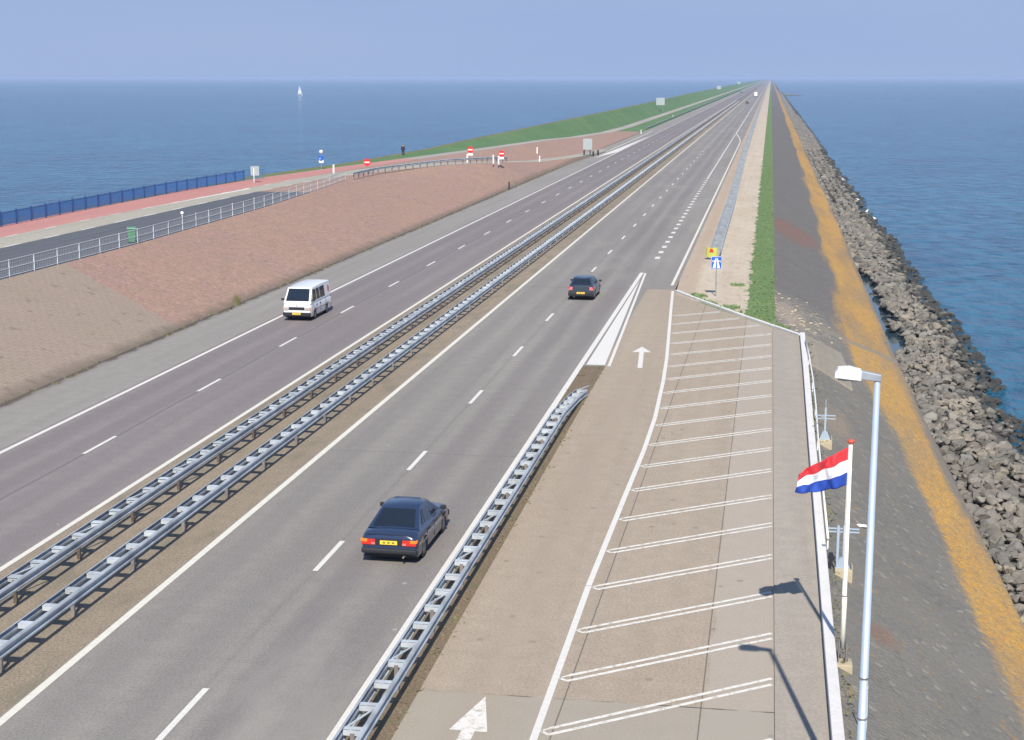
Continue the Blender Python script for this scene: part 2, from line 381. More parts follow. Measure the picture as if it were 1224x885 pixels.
# ------------------------------------------------------------------ terrain lines
def lin(tab):
    def f(y):
        if y<=tab[0][0]: return tab[0][1:]
        for a,b in zip(tab,tab[1:]):
            if y<=b[0]:
                k=(y-a[0])/(b[0]-a[0]); return tuple(p+(q-p)*k for p,q in zip(a[1:],b[1:]))
        return tab[-1][1:]
    f.ys=[r[0] for r in tab]; return f
def const(x,z=0.0):
    f=lambda y:(x,z); f.ys=[]; return f
FAR=24000.0
base_ys=[-10+i*10 for i in range(12)]+[110+i*20 for i in range(20)]+[520,560,620,700,800,950,1100,1300,1600,2000,3000,5000,8000,14000,FAR]
def stations(y0,y1,*fs,extra=()):
    ys=set([y0,y1]); 
    for f in fs: ys|=set(v for v in f.ys if y0<v<y1)
    ys|=set(v for v in base_ys if y0<v<y1); ys|=set(v for v in extra if y0<v<y1)
    return sorted(ys)
def strip(name,a,b,y0,y1,mat,sub=1,dz=0.0,extra=(),uv=None,kind='structure',rough=0):
    m=MB(); ys=stations(y0,y1,a,b,extra=extra); rows=[]
    for y in ys:
        xa,za=a(y); xb,zb=b(y)
        row=[]
        for i in range(sub+1):
            k=i/sub; xx=xa+(xb-xa)*k; z=za+(zb-za)*k+dz
            if rough and 0<i<sub: z+=rough*(mnoise.noise(Vector((xx*.5,y*.25,0))))
            row.append((xx,y,z))
        rows.append(row)
    for r0,r1 in zip(rows,rows[1:]):
        for i in range(sub):
            if abs(r0[i][0]-r0[i+1][0])<1e-5 and abs(r1[i][0]-r1[i+1][0])<1e-5: continue
            m.quad(r0[i],r0[i+1],r1[i+1],r1[i])
    o=m.build(name,mat,uv=uv); o['kind']=kind; return o

crest=lin([(-10,-60,3),(150,-60,3),(168,-59,3),(200,-55.5,3),(230,-51.5,3.5),(255,-49.6,4),(500,-49.2,4.1),(1000,-51.5,4.1),(1600,-53,4.1),(FAR,-54,4.1)])
crest_in=lin([(-10,-59,3),(150,-59,3),(168,-58,3),(200,-54.3,3),(230,-50.6,3.5),(255,-48.6,4),(500,-48,4.1),(1000,-50,4.1),(1600,-51.5,4.1),(FAR,-52,4.1)])
pathL=lin([(-10,-58.2,3),(150,-58.0,3),(168,-56.9,3),(190,-54.0,3),(219,-49.8,3),(240,-46.7,3),(264,-44.2,2.9),(300,-43.9,2.3),(340,-43.6,1.3),(400,-43.2,.3),(450,-42.6,.05),(675,-42.6,0),(FAR,-42.6,0)])
pathR=lin([(-10,-53.6,3),(120,-53.6,3),(150,-52.8,3),(168,-52.2,3),(190,-50.6,3),(219,-47.3,3),(240,-44.2,3),(264,-41.9,2.9),(300,-41.4,2.3),(340,-41.0,1.3),(400,-40.3,.3),(450,-39.6,.05),(675,-39.6,0),(FAR,-39.6,0)])
svL=lin([(-10,-53.6,3),(120,-53.6,3),(150,-52.8,3),(168,-52.2,3),(186,-50.2,3),(200,-46.5,3),(206,-43.2,2.85),(214,-40.9,2.6),(230,-39.4,1.8),(245,-38.3,1.1),(275,-36,.35),(300,-34.3,0),(320,-33.3,0),(420,-33.0,0),(FAR,-33,0)])
svR=lin([(-10,-50.2,3),(145,-50.2,3),(168,-49.3,3),(178,-47.6,3),(186,-45.4,3),(198,-41.4,3),(206,-38.9,2.8),(214,-37.4,2.5),(230,-36.6,1.7),(245,-35.7,1.0),(275,-33.4,.3),(300,-31.8,0),(310,-31.5,0),(FAR,-31.5,0)])
plat=lin([(-10,-42.3,3),(100,-42.3,3),(130,-43.4,3),(156,-45.2,3),(166,-46.2,3),(178,-46.0,3),(186,-44.4,3),(198,-40.9,3),(206,-38.5,2.8),(214,-37.1,2.5),(230,-36.3,1.7),(245,-35.5,1.0),(275,-33.25,.3),(300,-31.7,0),(310,-31.4,0)])
toe=lin([(-10,-33.1,0),(240,-33.1,0),(270,-32.3,0),(310,-31.4,0)])
toe2=lin([(-10,-32.45,0),(240,-32.5,0),(270,-31.9,0),(310,-31.3,0)])
shL=lin([(-10,-32.45,0),(240,-32.5,0),(270,-31.9,0),(310,-31.5,0),(FAR,-31.5,0)])
seaL=lin([(-10,-80,-7),(FAR,-80,-7)])
strip('dike_outer_slope',seaL,crest,-10,FAR,M['crest_grass'])
strip('dike_crest_verge',crest,crest_in,-10,FAR,M['crest_grass'])
strip('dike_grass_slope',crest_in,pathL,-10,FAR,M['dike_grass'],sub=6,rough=.25)
strip('cycle_path',pathL,pathR,-10,212,M['red_path'])
strip('cycle_path',pathL,pathR,212,FAR,M['pathc'])
strip('service_road',svL,svR,-10,310,M['service'],extra=(186,198,206))
strip('paved_slope',pathR,svL,150,413,M['slope'])
strip('verge',pathR,svL,413,FAR,M['dike_grass'])
strip('car_park',svR,plat,-10,148,M['service_dark'])
strip('paved_slope',svR,plat,148,310,M['slope'])
strip('paved_slope',plat,toe,-10,310,M['slope'],sub=5,rough=.12)
strip('gutter',toe,toe2,-10,310,M['gully'])
cL=const(-29.0); 
def shR(y): return (-29.05,0)
shR.ys=[]
strip('hard_shoulder',shL,shR,-10,310,M['shoulder'])
strip('hard_shoulder',svL,shR,310,FAR,M['shoulder'])
strip('carriageway_road',shR,const(-21.68),-10,FAR,M['asphalt_l'])
strip('median_ground',const(-21.68),const(-16.70),-10,FAR,M['dirt'])
strip('carriageway_road',const(-16.70),const(-8.85),-10,FAR,M['asphalt_r'])
isl=lin([(-10,-7.72,0),(33,-7.72,0),(70,-7.75,0),(75.4,-7.72,0)])
ex=lin([(75.4,-7.72,0),(80,-7.9,0),(104.4,-7.9,0)])
strip('island_ground',const(-8.85),isl,-10,75.4,M['dirt_island'])
strip('carriageway_road',const(-8.85),ex,75.4,104.4,M['asphalt_r'])
K=lin([(-10,1.72,0),(40,1.80,0),(85.8,2.0,0),(102.2,-5.85,0),(104.4,-5.9,0)])
def Wf(y): return (min(.55,K(y)[0]),0)
Wf.ys=[85.8,88.83,102.2]
strip('parking_ground',isl,Wf,-10,75.4,M['parking'])
strip('parking_ground',ex,Wf,75.4,104.4,M['parking'])
# the footway lies a little higher than the parking bays: a low edge shows along it
def Wz(y): return (Wf(y)[0],.06)
Wz.ys=Wf.ys
def Kz(y): return (K(y)[0],.06)
Kz.ys=K.ys
strip('footpath',Wz,Kz,-10,88.8,M['walk'])
strip('kerb',Wf,Wz,-10,88.8,M['walk']) if False else None
m=MB(); m.box((.535,38.9,.031),(.05,98,.066)); o=m.build('kerb',M['walk']); o['kind']='structure'
# beyond the joint: lanes widen to the right, then sand and grass verge
asr=lin([(104.4,-5.9,0),(110,-6.0,0),(FAR,-6.0,0)])
strip('carriageway_road',const(-8.85),asr,104.4,FAR,M['asphalt_r'])
def T(y):
    return lin([(-10,1.72,-.02),(40,1.82,-.02),(85.8,2.05,-.02),(91,.65,-.02),(FAR,.65,-.02)])(y)
T.ys=[40,85.8,91]
fine_ys=[86+i*.45 for i in range(420)]
Snoise={}
def S(y):
    k=K(y)[0] if y<104.4 else -5.9
    amp=.34 if y<280 else 0
    w=-1.05+amp*(mnoise.noise(Vector((y*.5,3.1,0)))+.7*mnoise.noise(Vector((y*1.7,9,0)))+.4*max(0,mnoise.noise(Vector((y*.2,5,0)))))
    if 92.5<y<101: w-= (1-abs(y-96.2)/4.3)*1.0*max(0,math.sin((y-92)*1.1))*0.25
    w=max(w,k)
    # grass follows the white kerb as a narrow green ribbon
    if 86<=y<=100: w=max(k,min(w,99)); 
    return (w,.0)
S.ys=[]
def K2(y): return (K(y)[0] if y<104.4 else -6.0,0)
K2.ys=[102.2,104.4]
def Kr(y):   # outer edge of the green ribbon beside the kerb
    k=K(y)[0]; return (min(S(y)[0],k+max(0,.9*(100-y)/12+.25*mnoise.noise(Vector((y,0,0))))),0)
Kr.ys=[]
strip('grass_verge',K2,Kr,88,100.5,M['grass'],extra=fine_ys)
def Ks(y): return Kr(y) if y<100.5 else K2(y)
Ks.ys=[100.5]
strip('sand_verge',Ks,S,88,FAR,M['sand'],extra=fine_ys)
def T0(y): return (T(y)[0],0)
T0.ys=T.ys
strip('grass_verge',S,T0,86,FAR,M['grass'],extra=fine_ys)
bandL=lin([(30,7.9),(42,7.3),(63,6.55),(80,5.6),(104,5.35),(160,5.6),(220,5.9),(400,6.3)]); bandR=lin([(30,9.2),(52,8.7),(67,8.2),(104,8.1),(204,8.6),(400,8.6)])
toeR=lin([(-10,9.2,-4.12),(52,9.0,-4.1),(86,8.7,-4.05),(110,8.65,-4.02),(200,8.9,-4.05),(FAR,9.1,-4.05)])
toeD=lin([(-10,9.5,-4.6),(52,9.3,-4.6),(86,9.0,-4.55),(110,8.95,-4.5),(200,9.2,-4.6),(FAR,9.4,-4.6)])
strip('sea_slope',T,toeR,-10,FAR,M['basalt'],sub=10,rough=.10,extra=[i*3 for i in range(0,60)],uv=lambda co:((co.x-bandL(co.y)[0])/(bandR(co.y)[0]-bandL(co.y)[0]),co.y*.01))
bedL=lin([(-10,9.5,-4.6),(80,9.2,-4.7),(104,9.2,-5.0),(112,9.2,-5.3),(160,9.3,-5.3),(175,9.3,-4.9),(200,9.3,-4.75),(FAR,9.4,-4.7)])
bedR=const(22,-8.5)
strip('sea_slope_toe',toeR,bedL,-10,FAR,M['basalt'],uv=lambda co:(1.2,0))
bedM=lin([(-10,12.5,-4.75),(FAR,12.5,-4.75)])
strip('rock_bed',bedL,bedM,-10,FAR,M['bed']); strip('rock_bed',bedM,bedR,-10,FAR,M['bed'])
m=MB(); m.quad((8.3,100,-4.94),(12.2,100,-4.94),(12.2,162,-4.94),(8.3,162,-4.94)); o=m.build('pool_water',M['pool']); o['kind']='structure'
# concrete pad on the slope beside the kerb bend
def slz(x,y):
    a=T(y); b=toeR(y); k=(x-a[0])/(b[0]-a[0]); return a[1]+(b[1]-a[1])*k
m=MB(); rows=[[(2.26+i*(2.3)/5,yy,slz(2.26+i*2.3/5,yy)+.16) for i in range(6)] for yy in (78.6,82,85.5,89,91.6)]
for r0,r1 in zip(rows,rows[1:]):
    for i in range(5): m.quad(r0[i],r0[i+1],r1[i+1],r1[i])
for r in (rows[0],):
    for i in range(5): a,b=r[i],r[i+1]; m.quad((a[0],a[1],a[2]-.3),(b[0],b[1],b[2]-.3),b,a)
o=m.build('concrete_apron',M['pad']); o['kind']='structure'
# groyne far off
m=MB(); m.loft([[(8,1730,-5.4),(8,1785,-5.4),(8,1775,-3.8),(8,1745,-3.8)],[(30,1735,-5.4),(30,1775,-5.4),(30,1765,-4.2),(30,1748,-4.2)],[(33,1745,-5.4),(33,1765,-5.4),(33,1757,-4.8),(33,1752,-4.8)]])
o=m.build('groyne_ground',M['rock']); o['kind']='structure'
# sea: one sheet to the horizon
m=MB(); Q=30000; m.quad((-Q,-2000,-5),(Q,-2000,-5),(Q,Q,-5),(-Q,Q,-5)); o=m.build('sea_water',M['water']); o['kind']='structure'
m=MB(); m.quad((-Q,-2000,-9),(Q,-2000,-9),(Q,Q,-9),(-Q,Q,-9)); o=m.build('ground',M['bed']); o['kind']='structure'

# ------------------------------------------------------------------ markings
MZ=.005
def mark(m,x0,x1,y0,y1,z=MZ,mi=0):
    m.quad((x0,y0,z),(x1,y0,z),(x1,y1,z),(x0,y1,z),mi)
def longline(m,x,w,y0,y1,mi=0):
    ys=[y0]+[v for v in (200,500,1000,2000,4000) if y0<v<y1]+[y1]
    for a,b in zip(ys,ys[1:]):
        z=MZ if a<200 else (.012 if a<1000 else .03)
        mark(m,x-w/2,x+w/2,a,b,z,mi)
def seg(m,a,b,w,z=MZ,mi=0):
    a=Vector((*a,0));b=Vector((*b,0)); d=(b-a).normalized(); n=Vector((-d.y,d.x,0))*w/2
    m.quad(*[(p.x,p.y,z) for p in (a-n,b-n,b+n,a+n)],mi)
m=MB(); longline(m,-16.55,.22,-10,6000,1); longline(m,-8.98,.26,-10,113.3)
for k in range(-3,180): 
    e=32.72+11.93*k; mark(m,-12.78,-12.62,e-3,e,MZ if e<300 else .02)
for k in range(24):
    y=122.3+4.13*k; mark(m,-8.72,-8.34,y,y+1.5)
for k in range(60):
    y=122.3+4.13*24+3.0*k; mark(m,-8.66,-8.4,y,y+2.2,.012)
longline(m,-8.5,.2,405,6000)
for a,b in [((-6.35,106.5),(-6.4,352)),((-6.4,352),(-7.0,375)),((-7.0,375),(-8.4,405))]: seg(m,a,b,.2,.006 if a[1]<300 else .014,1)
o=m.build('lane_markings',[M['paint'],M['paint_y']]); o['kind']='structure'
m=MB(); longline(m,-28.75,.2,-10,265); longline(m,-28.75,.16,330,6000); longline(m,-21.82,.2,-10,6000,1)
for k in range(-3,180):
    e=57.0+12.15*k; mark(m,-25.6,-25.45,e-3,e,MZ if e<300 else .02)
seg(m,(-28.75,265),(-28.9,330),.2)
# white triangular marking where the ramp joins
m.add([(-30.9,278,.006),(-29.0,300,.006),(-29.0,385,.006)],[(0,1,2)])
seg(m,(-31.2,300),(-31.0,420),.2,.012)
o=m.build('lane_markings',[M['paint'],M['paint_y']]); o['kind']='structure'
m=MB()
m.add([(-8.72,75.7,MZ),(-7.78,75.7,MZ),(-8.78,109,MZ)],[(0,1,2)])       # filled gore
seg(m,(-7.55,75.4),(-8.70,113.0),.15,.007)
o=m.build('gore_marking',M['paint']); o['kind']='structure'
# line between access lane and bays
m=MB(); pl=[(-4.67,-10),(-4.67,41.6),(-4.55,50),(-4.42,58),(-4.42,64),(-4.62,72),(-4.85,78),(-5.25,86),(-5.75,96),(-6.12,103.6)]
for a,b in zip(pl,pl[1:]): seg(m,a,(b[0],b[1]+.02),.17,.006)
m.build('bay_edge_marking',M['paint'])['kind']='structure'
m=MB()
yy=[24.7,28.1,31.6,34.7,38.0,41.5,44.95,48.45,52.15,55.55,59.0,62.5,65.9,69.3,72.6,75.9,79.3,82.7,86.1,89.4,92.6]
def plx(y):
    for a,b in zip(pl,pl[1:]):
        if a[1]<=y<=b[1]: return a[0]+(b[0]-a[0])*(y-a[1])/(b[1]-a[1])
for i,y in enumerate(yy):
    x0=plx(y)+.18; x1=.45; k=.75
    # stop the bays at the slanting end of the lot
    if y+(x1-x0)*k>86.5: 
        while x1>x0+.3 and (x1>K(min(y+(x1-x0)*k,102))[0]-.35): x1-=.1
    if x1-x0<.5: continue
    for s in (-.19,.19):
        seg(m,(x0+.1,y+s*.9),(x1,y+s+(x1-x0)*k),.12,.007)
    seg(m,(x0-.08,y),(x0+.12,y-.18),.09,.009); seg(m,(x0-.08,y),(x0+.12,y+.18),.07,.009)
m.build('bay_markings',M['paint_w'])['kind']='structure'
m=MB()
def arrow(m,x,y,L,w,hw,hl,ang):
    c,s=math.cos(ang),math.sin(ang)
    P=lambda u,v:(x+u*c-v*s,y+u*s+v*c,.0065)
    m.quad(P(-w/2,-L),P(w/2,-L),P(w/2,-hl),P(-w/2,-hl)); m.add([P(-hw,-hl),P(hw,-hl),P(0,0)],[(0,1,2)])
arrow(m,-6.38,81.4,6.2,.24,.50,1.7,R(3.6))
m.build('arrow_marking',M['paint'])['kind']='structure'
m=MB(); arrow(m,-6.12,33.3,6,.3,.43,1.95,R(-1)); m.build('arrow_marking',M['paint_w'])['kind']='structure'
m=MB()   # service road dashes on the platform
for k in range(-2,20):
    y=60+6*k; m.quad(*[(svR(q)[0]-.1+d,q,svR(q)[1]+.006) for q,d in((y,-.1),(y,.1),(y+2.4,.1),(y+2.4,-.1))])
    y=60+3.2*k*1.9; 
    if y<165: m.quad(*[(svL(q)[0]+.12+d,q,svL(q)[1]+.006) for q,d in((y,-.08),(y,.08),(y+1.8,.08),(y+1.8,-.08))])
ys=[118,124,130,137,144,152]
for a,b in zip(ys,ys[1:]): m.quad((svL(a)[0]+.2,a,3.008),(svL(a)[0]+.75*(a-112)/40,a,3.008),(svL(b)[0]+.75*(b-112)/40,b,3.008),(svL(b)[0]+.2,b,3.008))
m.build('service_road_markings',M['paint'])['kind']='structure'

# ------------------------------------------------------------------ white kerb beam + pipe rail at the bays
root=empty('white_kerb_beam',(1.78,30,0),label='low white painted concrete kerb edging the footway and parking bays',cat='kerb')
def polybeam(path,w,h,z0,parent,name,mat,bev=.02):
    m=MB(); rings=[]
    for i,p in enumerate(path):
        a=Vector(path[max(i-1,0)]);b=Vector(path[min(i+1,len(path)-1)])
        if 0<i<len(path)-1:
            d1=(Vector(p)-a).normalized(); d2=(b-Vector(p)).normalized(); d=(d1+d2).normalized(); sc=1/max(.5,d.dot(d1))
        else: d=(b-a).normalized(); sc=1
        n=Vector((-d.y,d.x))*w/2*sc; q=Vector(p)
        l=q+n; r=q-n
        rings.append([(l.x,l.y,z0),(r.x,r.y,z0),(r.x,r.y,z0+h),(l.x,l.y,z0+h)])
    if parent is not None:
        o_=parent.location; rings=[[ (v[0]-o_.x,v[1]-o_.y,v[2]-o_.z) for v in r] for r in rings]
    m.loft(rings); return m.build(name,mat,parent,bevel=bev)
kp=[(1.74,0),(1.76,25),(1.80,36),(1.86,46),(1.93,60),(2.03,75),(2.06,85.9),(-1.2,92.6),(-4.6,100.2),(-5.95,103.4)]
kp=[(x+.06,y) for x,y in kp]
# long cast segments with hairline gaps
polybeam(kp[:7],.27,.30,-.02,root,'beam',M['white_kerb'])
polybeam([(2.04,86.15),(-1.2,92.8),(-4.6,100.3),(-5.85,103.3)],.22,.16,-.02,root,'beam',M['white_kerb'])
root=empty('pipe_rail',(2.3,46,-.1),label='thin white pipe rail on short posts just outside the white kerb',cat='rail')
rp=[(2.12,46),(2.17,54),(2.22,60),(2.30,66),(2.33,72),(2.30,78),(2.22,82.5)]
m=MB(); m.tube([(x-2.3,y-46,.42+.1) for x,y in rp],.035,8); m.build('pipe',M['white'],root,smooth=True)
for x,y in [(2.12,46.1),(2.17,54),(2.22,60),(2.30,66),(2.33,72),(2.30,78),(2.22,82.4)]:
    m=MB(); m.tube([(x-2.3,y-46,-.25),(x-2.3,y-46,.51)],.03,8); m.build('post',M['white'],root)

# ------------------------------------------------------------------ guardrails
def wprof(side):   # W-beam corrugation, open section; x outwards * side
    return [(0.0,.155),(.035,.15),(.075,.11),(.075,.07),(.012,.03),(.012,-.03),(.075,-.07),(.075,-.11),(.035,-.15),(0.0,-.155)]
def guardrail(name,label,path,hw,ztop,rung,post_every,y_post_end,both=True,group=None,postmat=None,rung_mat=None,dip=None,brace=True,stuff_to=None,wsides=(-1,1),flange=.1):
    """path: list of (x,y,z) of the centre line"""
    org=Vector(path[0]); root=empty(name,org,label=label,cat='guardrail',group=group)
    P=[Vector(p)-org for p in path]
    def at(s):
        acc=0
        for a,b in zip(P,P[1:]):
            L=(b-a).length
            if s<=acc+L: return a+(b-a)*((s-acc)/L),(b-a).normalized()
            acc+=L
        return P[-1],(P[-1]-P[-2]).normalized()
    total=sum((b-a).length for a,b in zip(P,P[1:]))
    zc=ztop-.155
    def drop(s):   # sloped terminals
        return dip(s,total) if dip else 0
    ss=[0]; acc=0
    for a,b in zip(P,P[1:]): acc+=(b-a).length; ss.append(acc)
    if dip: ss=sorted(set(ss+[i*.5 for i in range(0,int(total*2))]+[total])) if total<80 else sorted(set(ss+[i*.8 for i in range(16)]))
    for sd in wsides:
        m=MB(); rings=[]
        for s in ss:
            p,d=at(s); n=Vector((d.y,-d.x,0)).normalized()
            z=zc-drop(s)
            rings.append([p+n*sd*(hw-.075+ox)+Vector((0,0,z+oz)) for ox,oz in wprof(sd)])
        m.loft(rings,closed=False,cap=False)
        o=m.build('rail',M['steel'],root); sm=o.modifiers.new('thick','SOLIDIFY'); sm.thickness=.012
    n=0; s=.3; sm_=MB(); pm=MB(); np_=0; nr=0
    pend=y_post_end if y_post_end else total
    while s<min(total,pend):
        p,d=at(s); nn=Vector((d.y,-d.x,0)).normalized(); z=zc-drop(s)
        q=Matrix.Rotation(math.atan2(d.x,d.y)*-1,3,'Z')
        w=2*(hw-.075)
        if hw>.12:
            tgt=MB() if nr<90 else sm_
            tgt.box(p+Vector((0,0,z+.055)),(w,.012,.12),0,q); tgt.box(p+Vector((0,0,z+.126))+d*.09,(w,flange,.012),0,q)
            if brace and n%post_every==0:
                tgt.bar(p-nn*(w/2-.03)+Vector((0,0,z+.12))+d*.1,p+nn*(w/2-.03)+d*(rung*.9)+Vector((0,0,z+.12)),.05,.02)
            if tgt is not sm_: tgt.build('spacer',rung_mat or M['steel_l'],root)
            nr+=1
        if n%post_every==0:
            tgt=MB() if np_<90 else pm
            zt=z+.05; 
            tgt.box(p+Vector((0,0,(zt-.15)/2)),(.10,.05,zt+.15),0,q); tgt.box(p+Vector((0.03,0,(zt-.15)/2))+d*.04,(.04,.035,zt+.15),0,q)
            if tgt is not pm: tgt.build('post',postmat or M['steel_d'],root)
            np_+=1
        n+=1; s+=rung
    if sm_.v: sm_.build('spacer',rung_mat or M['steel_l'],root)['kind']='stuff'
    if pm.v: pm.build('post',postmat or M['steel_d'],root)['kind']='stuff'
    return root
guardrail('median_guardrail','left of the two long blue-grey double guardrails on the median',[(-19.98,25.3,0),(-19.98,3500,0)],.26,.77,1.333,3,900,group='long median guardrails',postmat=M['rusty'],flange=.26,rung_mat=M['steel_p'])
guardrail('median_guardrail','right of the two long blue-grey double guardrails on the median',[(-17.98,24.6,0),(-17.98,3500,0)],.26,.77,1.333,3,900,group='long median guardrails',flange=.2,rung_mat=M['steel_p'],brace=False)
def dip1(s,T_): return max(0,(s-(T_-7))/7)*.52
guardrail('island_guardrail','short double guardrail on the dirt island, sinking to the ground at its far end',[(-8.24,25.2,0),(-8.15,66,0),(-8.05,68.3,0)],.275,.77,1.29,3,None,dip=dip1,rung_mat=M['steel_p'],flange=.14)
def dip2(s,T_): return max(0,1-s/12)*.12
guardrail('verge_guardrail','blue-grey double guardrail on the sand verge behind the yellow-green end marker',[(-4.0,124.5,0),(-4.0,180,0),(-4.5,300,0),(-4.8,600,0),(-4.8,1500,0)],.47,.75,1.333,3,600,dip=dip2,brace=False)
guardrail('ramp_guardrail','single dark guardrail curving along the ramp beside the no-entry signs',[(-45.7,168,3),(-45.5,178,3),(-44.0,186,3),(-41.2,197.5,3),(-38.9,204.5,2.87),(-37.5,212,2.6),(-37.0,220,2.2)],.09,.78,2.0,1,None,postmat=M['steel_d'],wsides=(1,))
guardrail('roadside_guardrail','far guardrail between the left carriageway and the concrete path below the grass dike',[(-33.6,430,0),(-33.6,1800,0)],.09,.75,4,1,1370,postmat=M['dark'],wsides=(1,))

# ------------------------------------------------------------------ fences on the platform
root=empty('wire_fence',(-42.4,60,3),label='pale wire mesh fence on thin white posts along the platform edge above the brown slope',cat='fence')
fp=[]; y=60.0
while y<167:
    x=plat(y)[0]-.05; fp.append((x,y)); y+=3.05
for i,(x,y) in enumerate(fp):
    hgt=1.02+random.uniform(-.05,.06)
    m=MB(); m.tube([(x+42.4,y-60,-.1),(x+42.4,y-60,hgt)],.032 if i%2 else .04,8); m.build('post',M['fence_g'],root)
m=MB()
for h in (.98,.52,.08): m.tube([(x+42.4,y-60,h) for x,y in fp],.02,6)
m.build('rail',M['fence_g'],root)
m=MB()
for (x0,y0),(x1,y1) in zip(fp,fp[1:]):
    for k in range(14):
        a=k/14; xx=x0+(x1-x0)*a+42.4; y_=y0+(y1-y0)*a-60
        m.bar((xx,y_,.08),(xx,y_,.97),.005,.005)
    for h in range(4): m.bar((x0+42.4,y0-60,.2+h*.2),(x1+42.4,y1-60,.2+h*.2),.005,.005)
m.build('wire_mesh',M['fence_g'],root)
m=MB(); m.tube([(0,0,.98),(0,0,1.18)],.03,8); 
r=[]; 
for i in range(7):
    a=-math.pi/2+math.pi*i/6; r.append((.13*math.cos(a)+.001,1.3+.13*math.sin(a)))
m.tube([(0,0,z) for _,z in r],[q for q,_ in r],12)
x=plat(110.2)[0]
post_ball=m.build('globe_lamp',M['white'],None,smooth=True); post_ball.location=(fp[16][0],fp[16][1],3.0); tag(post_ball,'small white globe on top of a fence post right of the green bin','lamp')

bf=[(-57.35,60),(-57.35,108),(-57.7,125),(-57.8,140),(-57.4,155),(-56.9,166)]
bfl=lin([(b,a) for a,b in bf])
root=empty('blue_fence',(-57.4,60,3),label='bright blue barred fence running along the sea side of the red path',cat='fence')
y=60.0; pts=[]
while y<=166.5: pts.append((bfl(y)[0],y)); y+=2.6
for x,y in pts:
    m=MB(); m.box((x+57.4,y-60,.58),(.10,.10,1.22)); m.build('post',M['blue_fence_d'],root)
for (x0,y0),(x1,y1) in zip(pts,pts[1:]):
    m=MB()
    for h in (.12,1.06): m.bar((x0+57.4,y0-60,h),(x1+57.4,y1-60,h),.04,.05)
    for k in range(1,17):
        a=k/17; xx=x0+(x1-x0)*a+57.4; y_=y0+(y1-y0)*a-60
        m.box((xx,y_,.59),(.025,.07,.92))
    m.build('panel',M['blue_fence'],root)
# return end of the blue fence
m=MB(); x0,y0=pts[-1]
for k in range(12): m.box((x0+57.4+.22*k*.6,y0-60+.22*k,.59),(.03,.07,.92+.15))
m.bar((x0+57.4,y0-60,1.12),(x0+57.4+1.6,y0-60+2.6,1.12),.05,.06); m.build('panel',M['blue_fence'],root)

# ------------------------------------------------------------------ green bin
root=empty('wheeled_bin',(-42.9,100.0,3),rz=R(20),label='green wheeled bin standing behind the wire fence',cat='bin')
m=MB(); m.loft([[(-.22,-.26,.08),(.22,-.26,.08),(.22,.26,.08),(-.22,.26,.08)],[(-.29,-.36,1.0),(.29,-.36,1.0),(.29,.36,1.0),(-.29,.36,1.0)]]); m.build('body',M['green_bin'],root,bevel=.03)
m=MB(); m.loft([[(-.32,-.4,1.0),(.32,-.4,1.0),(.32,.42,1.0),(-.32,.42,1.0)],[(-.3,-.36,1.08),(.3,-.36,1.08),(.3,.38,1.10),(-.3,.38,1.10)]]); m.build('lid',M['green_bin'],root,bevel=.02)
m=MB(); m.tube([(-.28,.46,.98),(.28,.46,.98)],.025,8); m.build('handle',M['green_bin'],root)
for sx in (-1,1):
    m=MB(); m.tube([(sx*.24,.28,.1),(sx*.3,.28,.1)],.1,14); m.build('wheel',M['black'],root)

# ------------------------------------------------------------------ signs
def disc(m,c,r,th,mi=0,n=28,ny=-1):
    # disc facing -y
    pts=[(c[0]+r*math.cos(2*math.pi*i/n),c[1],c[2]+r*math.sin(2*math.pi*i/n)) for i in range(n)]
    m.poly(pts,th,(0,-1,0),mi); return m
def noentry(loc,label,board,h=1.75):
    root=empty('no_entry_sign',loc,label=label,cat='sign',group='red no-entry signs on the ramp')
    m=MB(); m.tube([(0,.05,-.1),(0,.05,h+.3)],.035,8); m.build('post',M['steel_l'],root)
    m=MB(); disc(m,(0,0,h),.43,.02); f=m.build('sign_face',M['red_sign'],root)
    m=MB(); m.box((0,-.028,h),(.62,.012,.15)); m.build('bar',M['white'],f)
    if board:
        m=MB(); m.box((0,-.01,h-.62),(.66,.02,.30)); m.build('lower_board',M['white'],root)
    return root
noentry((-47.1,179.6,3),'round red no-entry sign left of the ramp guardrail curve with no board under it',False,1.25)
noentry((-39.9,207.2,3),'round red no-entry sign over a white board behind the middle of the ramp guardrail',True,1.55)
noentry((-36.2,210.5,2.7),'round red no-entry sign over a white board at the right end of the ramp guardrail',True,1.2)
root=empty('keep_left_bollard',(-54.6,186,3),label='white traffic bollard with round blue sign beside the red path',cat='bollard')
m=MB(); m.tube([(0,0,0),(0,0,1.9)],.05,10); m.build('post',M['steel_l'],root)
m=MB(); m.box((0,0,.95),(.6,.16,.36)); m.build('white_base',M['white'],root,bevel=.04)
m=MB(); disc(m,(0,-.1,1.38),.33,.03); f=m.build('sign_face',M['blue_sign'],root)
m=MB(); m.bar((.1,-.135,1.48),(-.1,-.135,1.30),.06,.012); m.poly([(-.18,-.135,1.22),(-.02,-.135,1.25),(-.15,-.135,1.40)],.012,(0,-1,0)); m.build('arrow',M['white'],f)
m=MB(); m.tube([(0,0,1.95),(0,0,2.0),(0,0,2.15),(0,0,2.3),(0,0,2.36)],[.1,.2,.24,.19,.08],14); m.build('cap',M['white'],root,smooth=True)
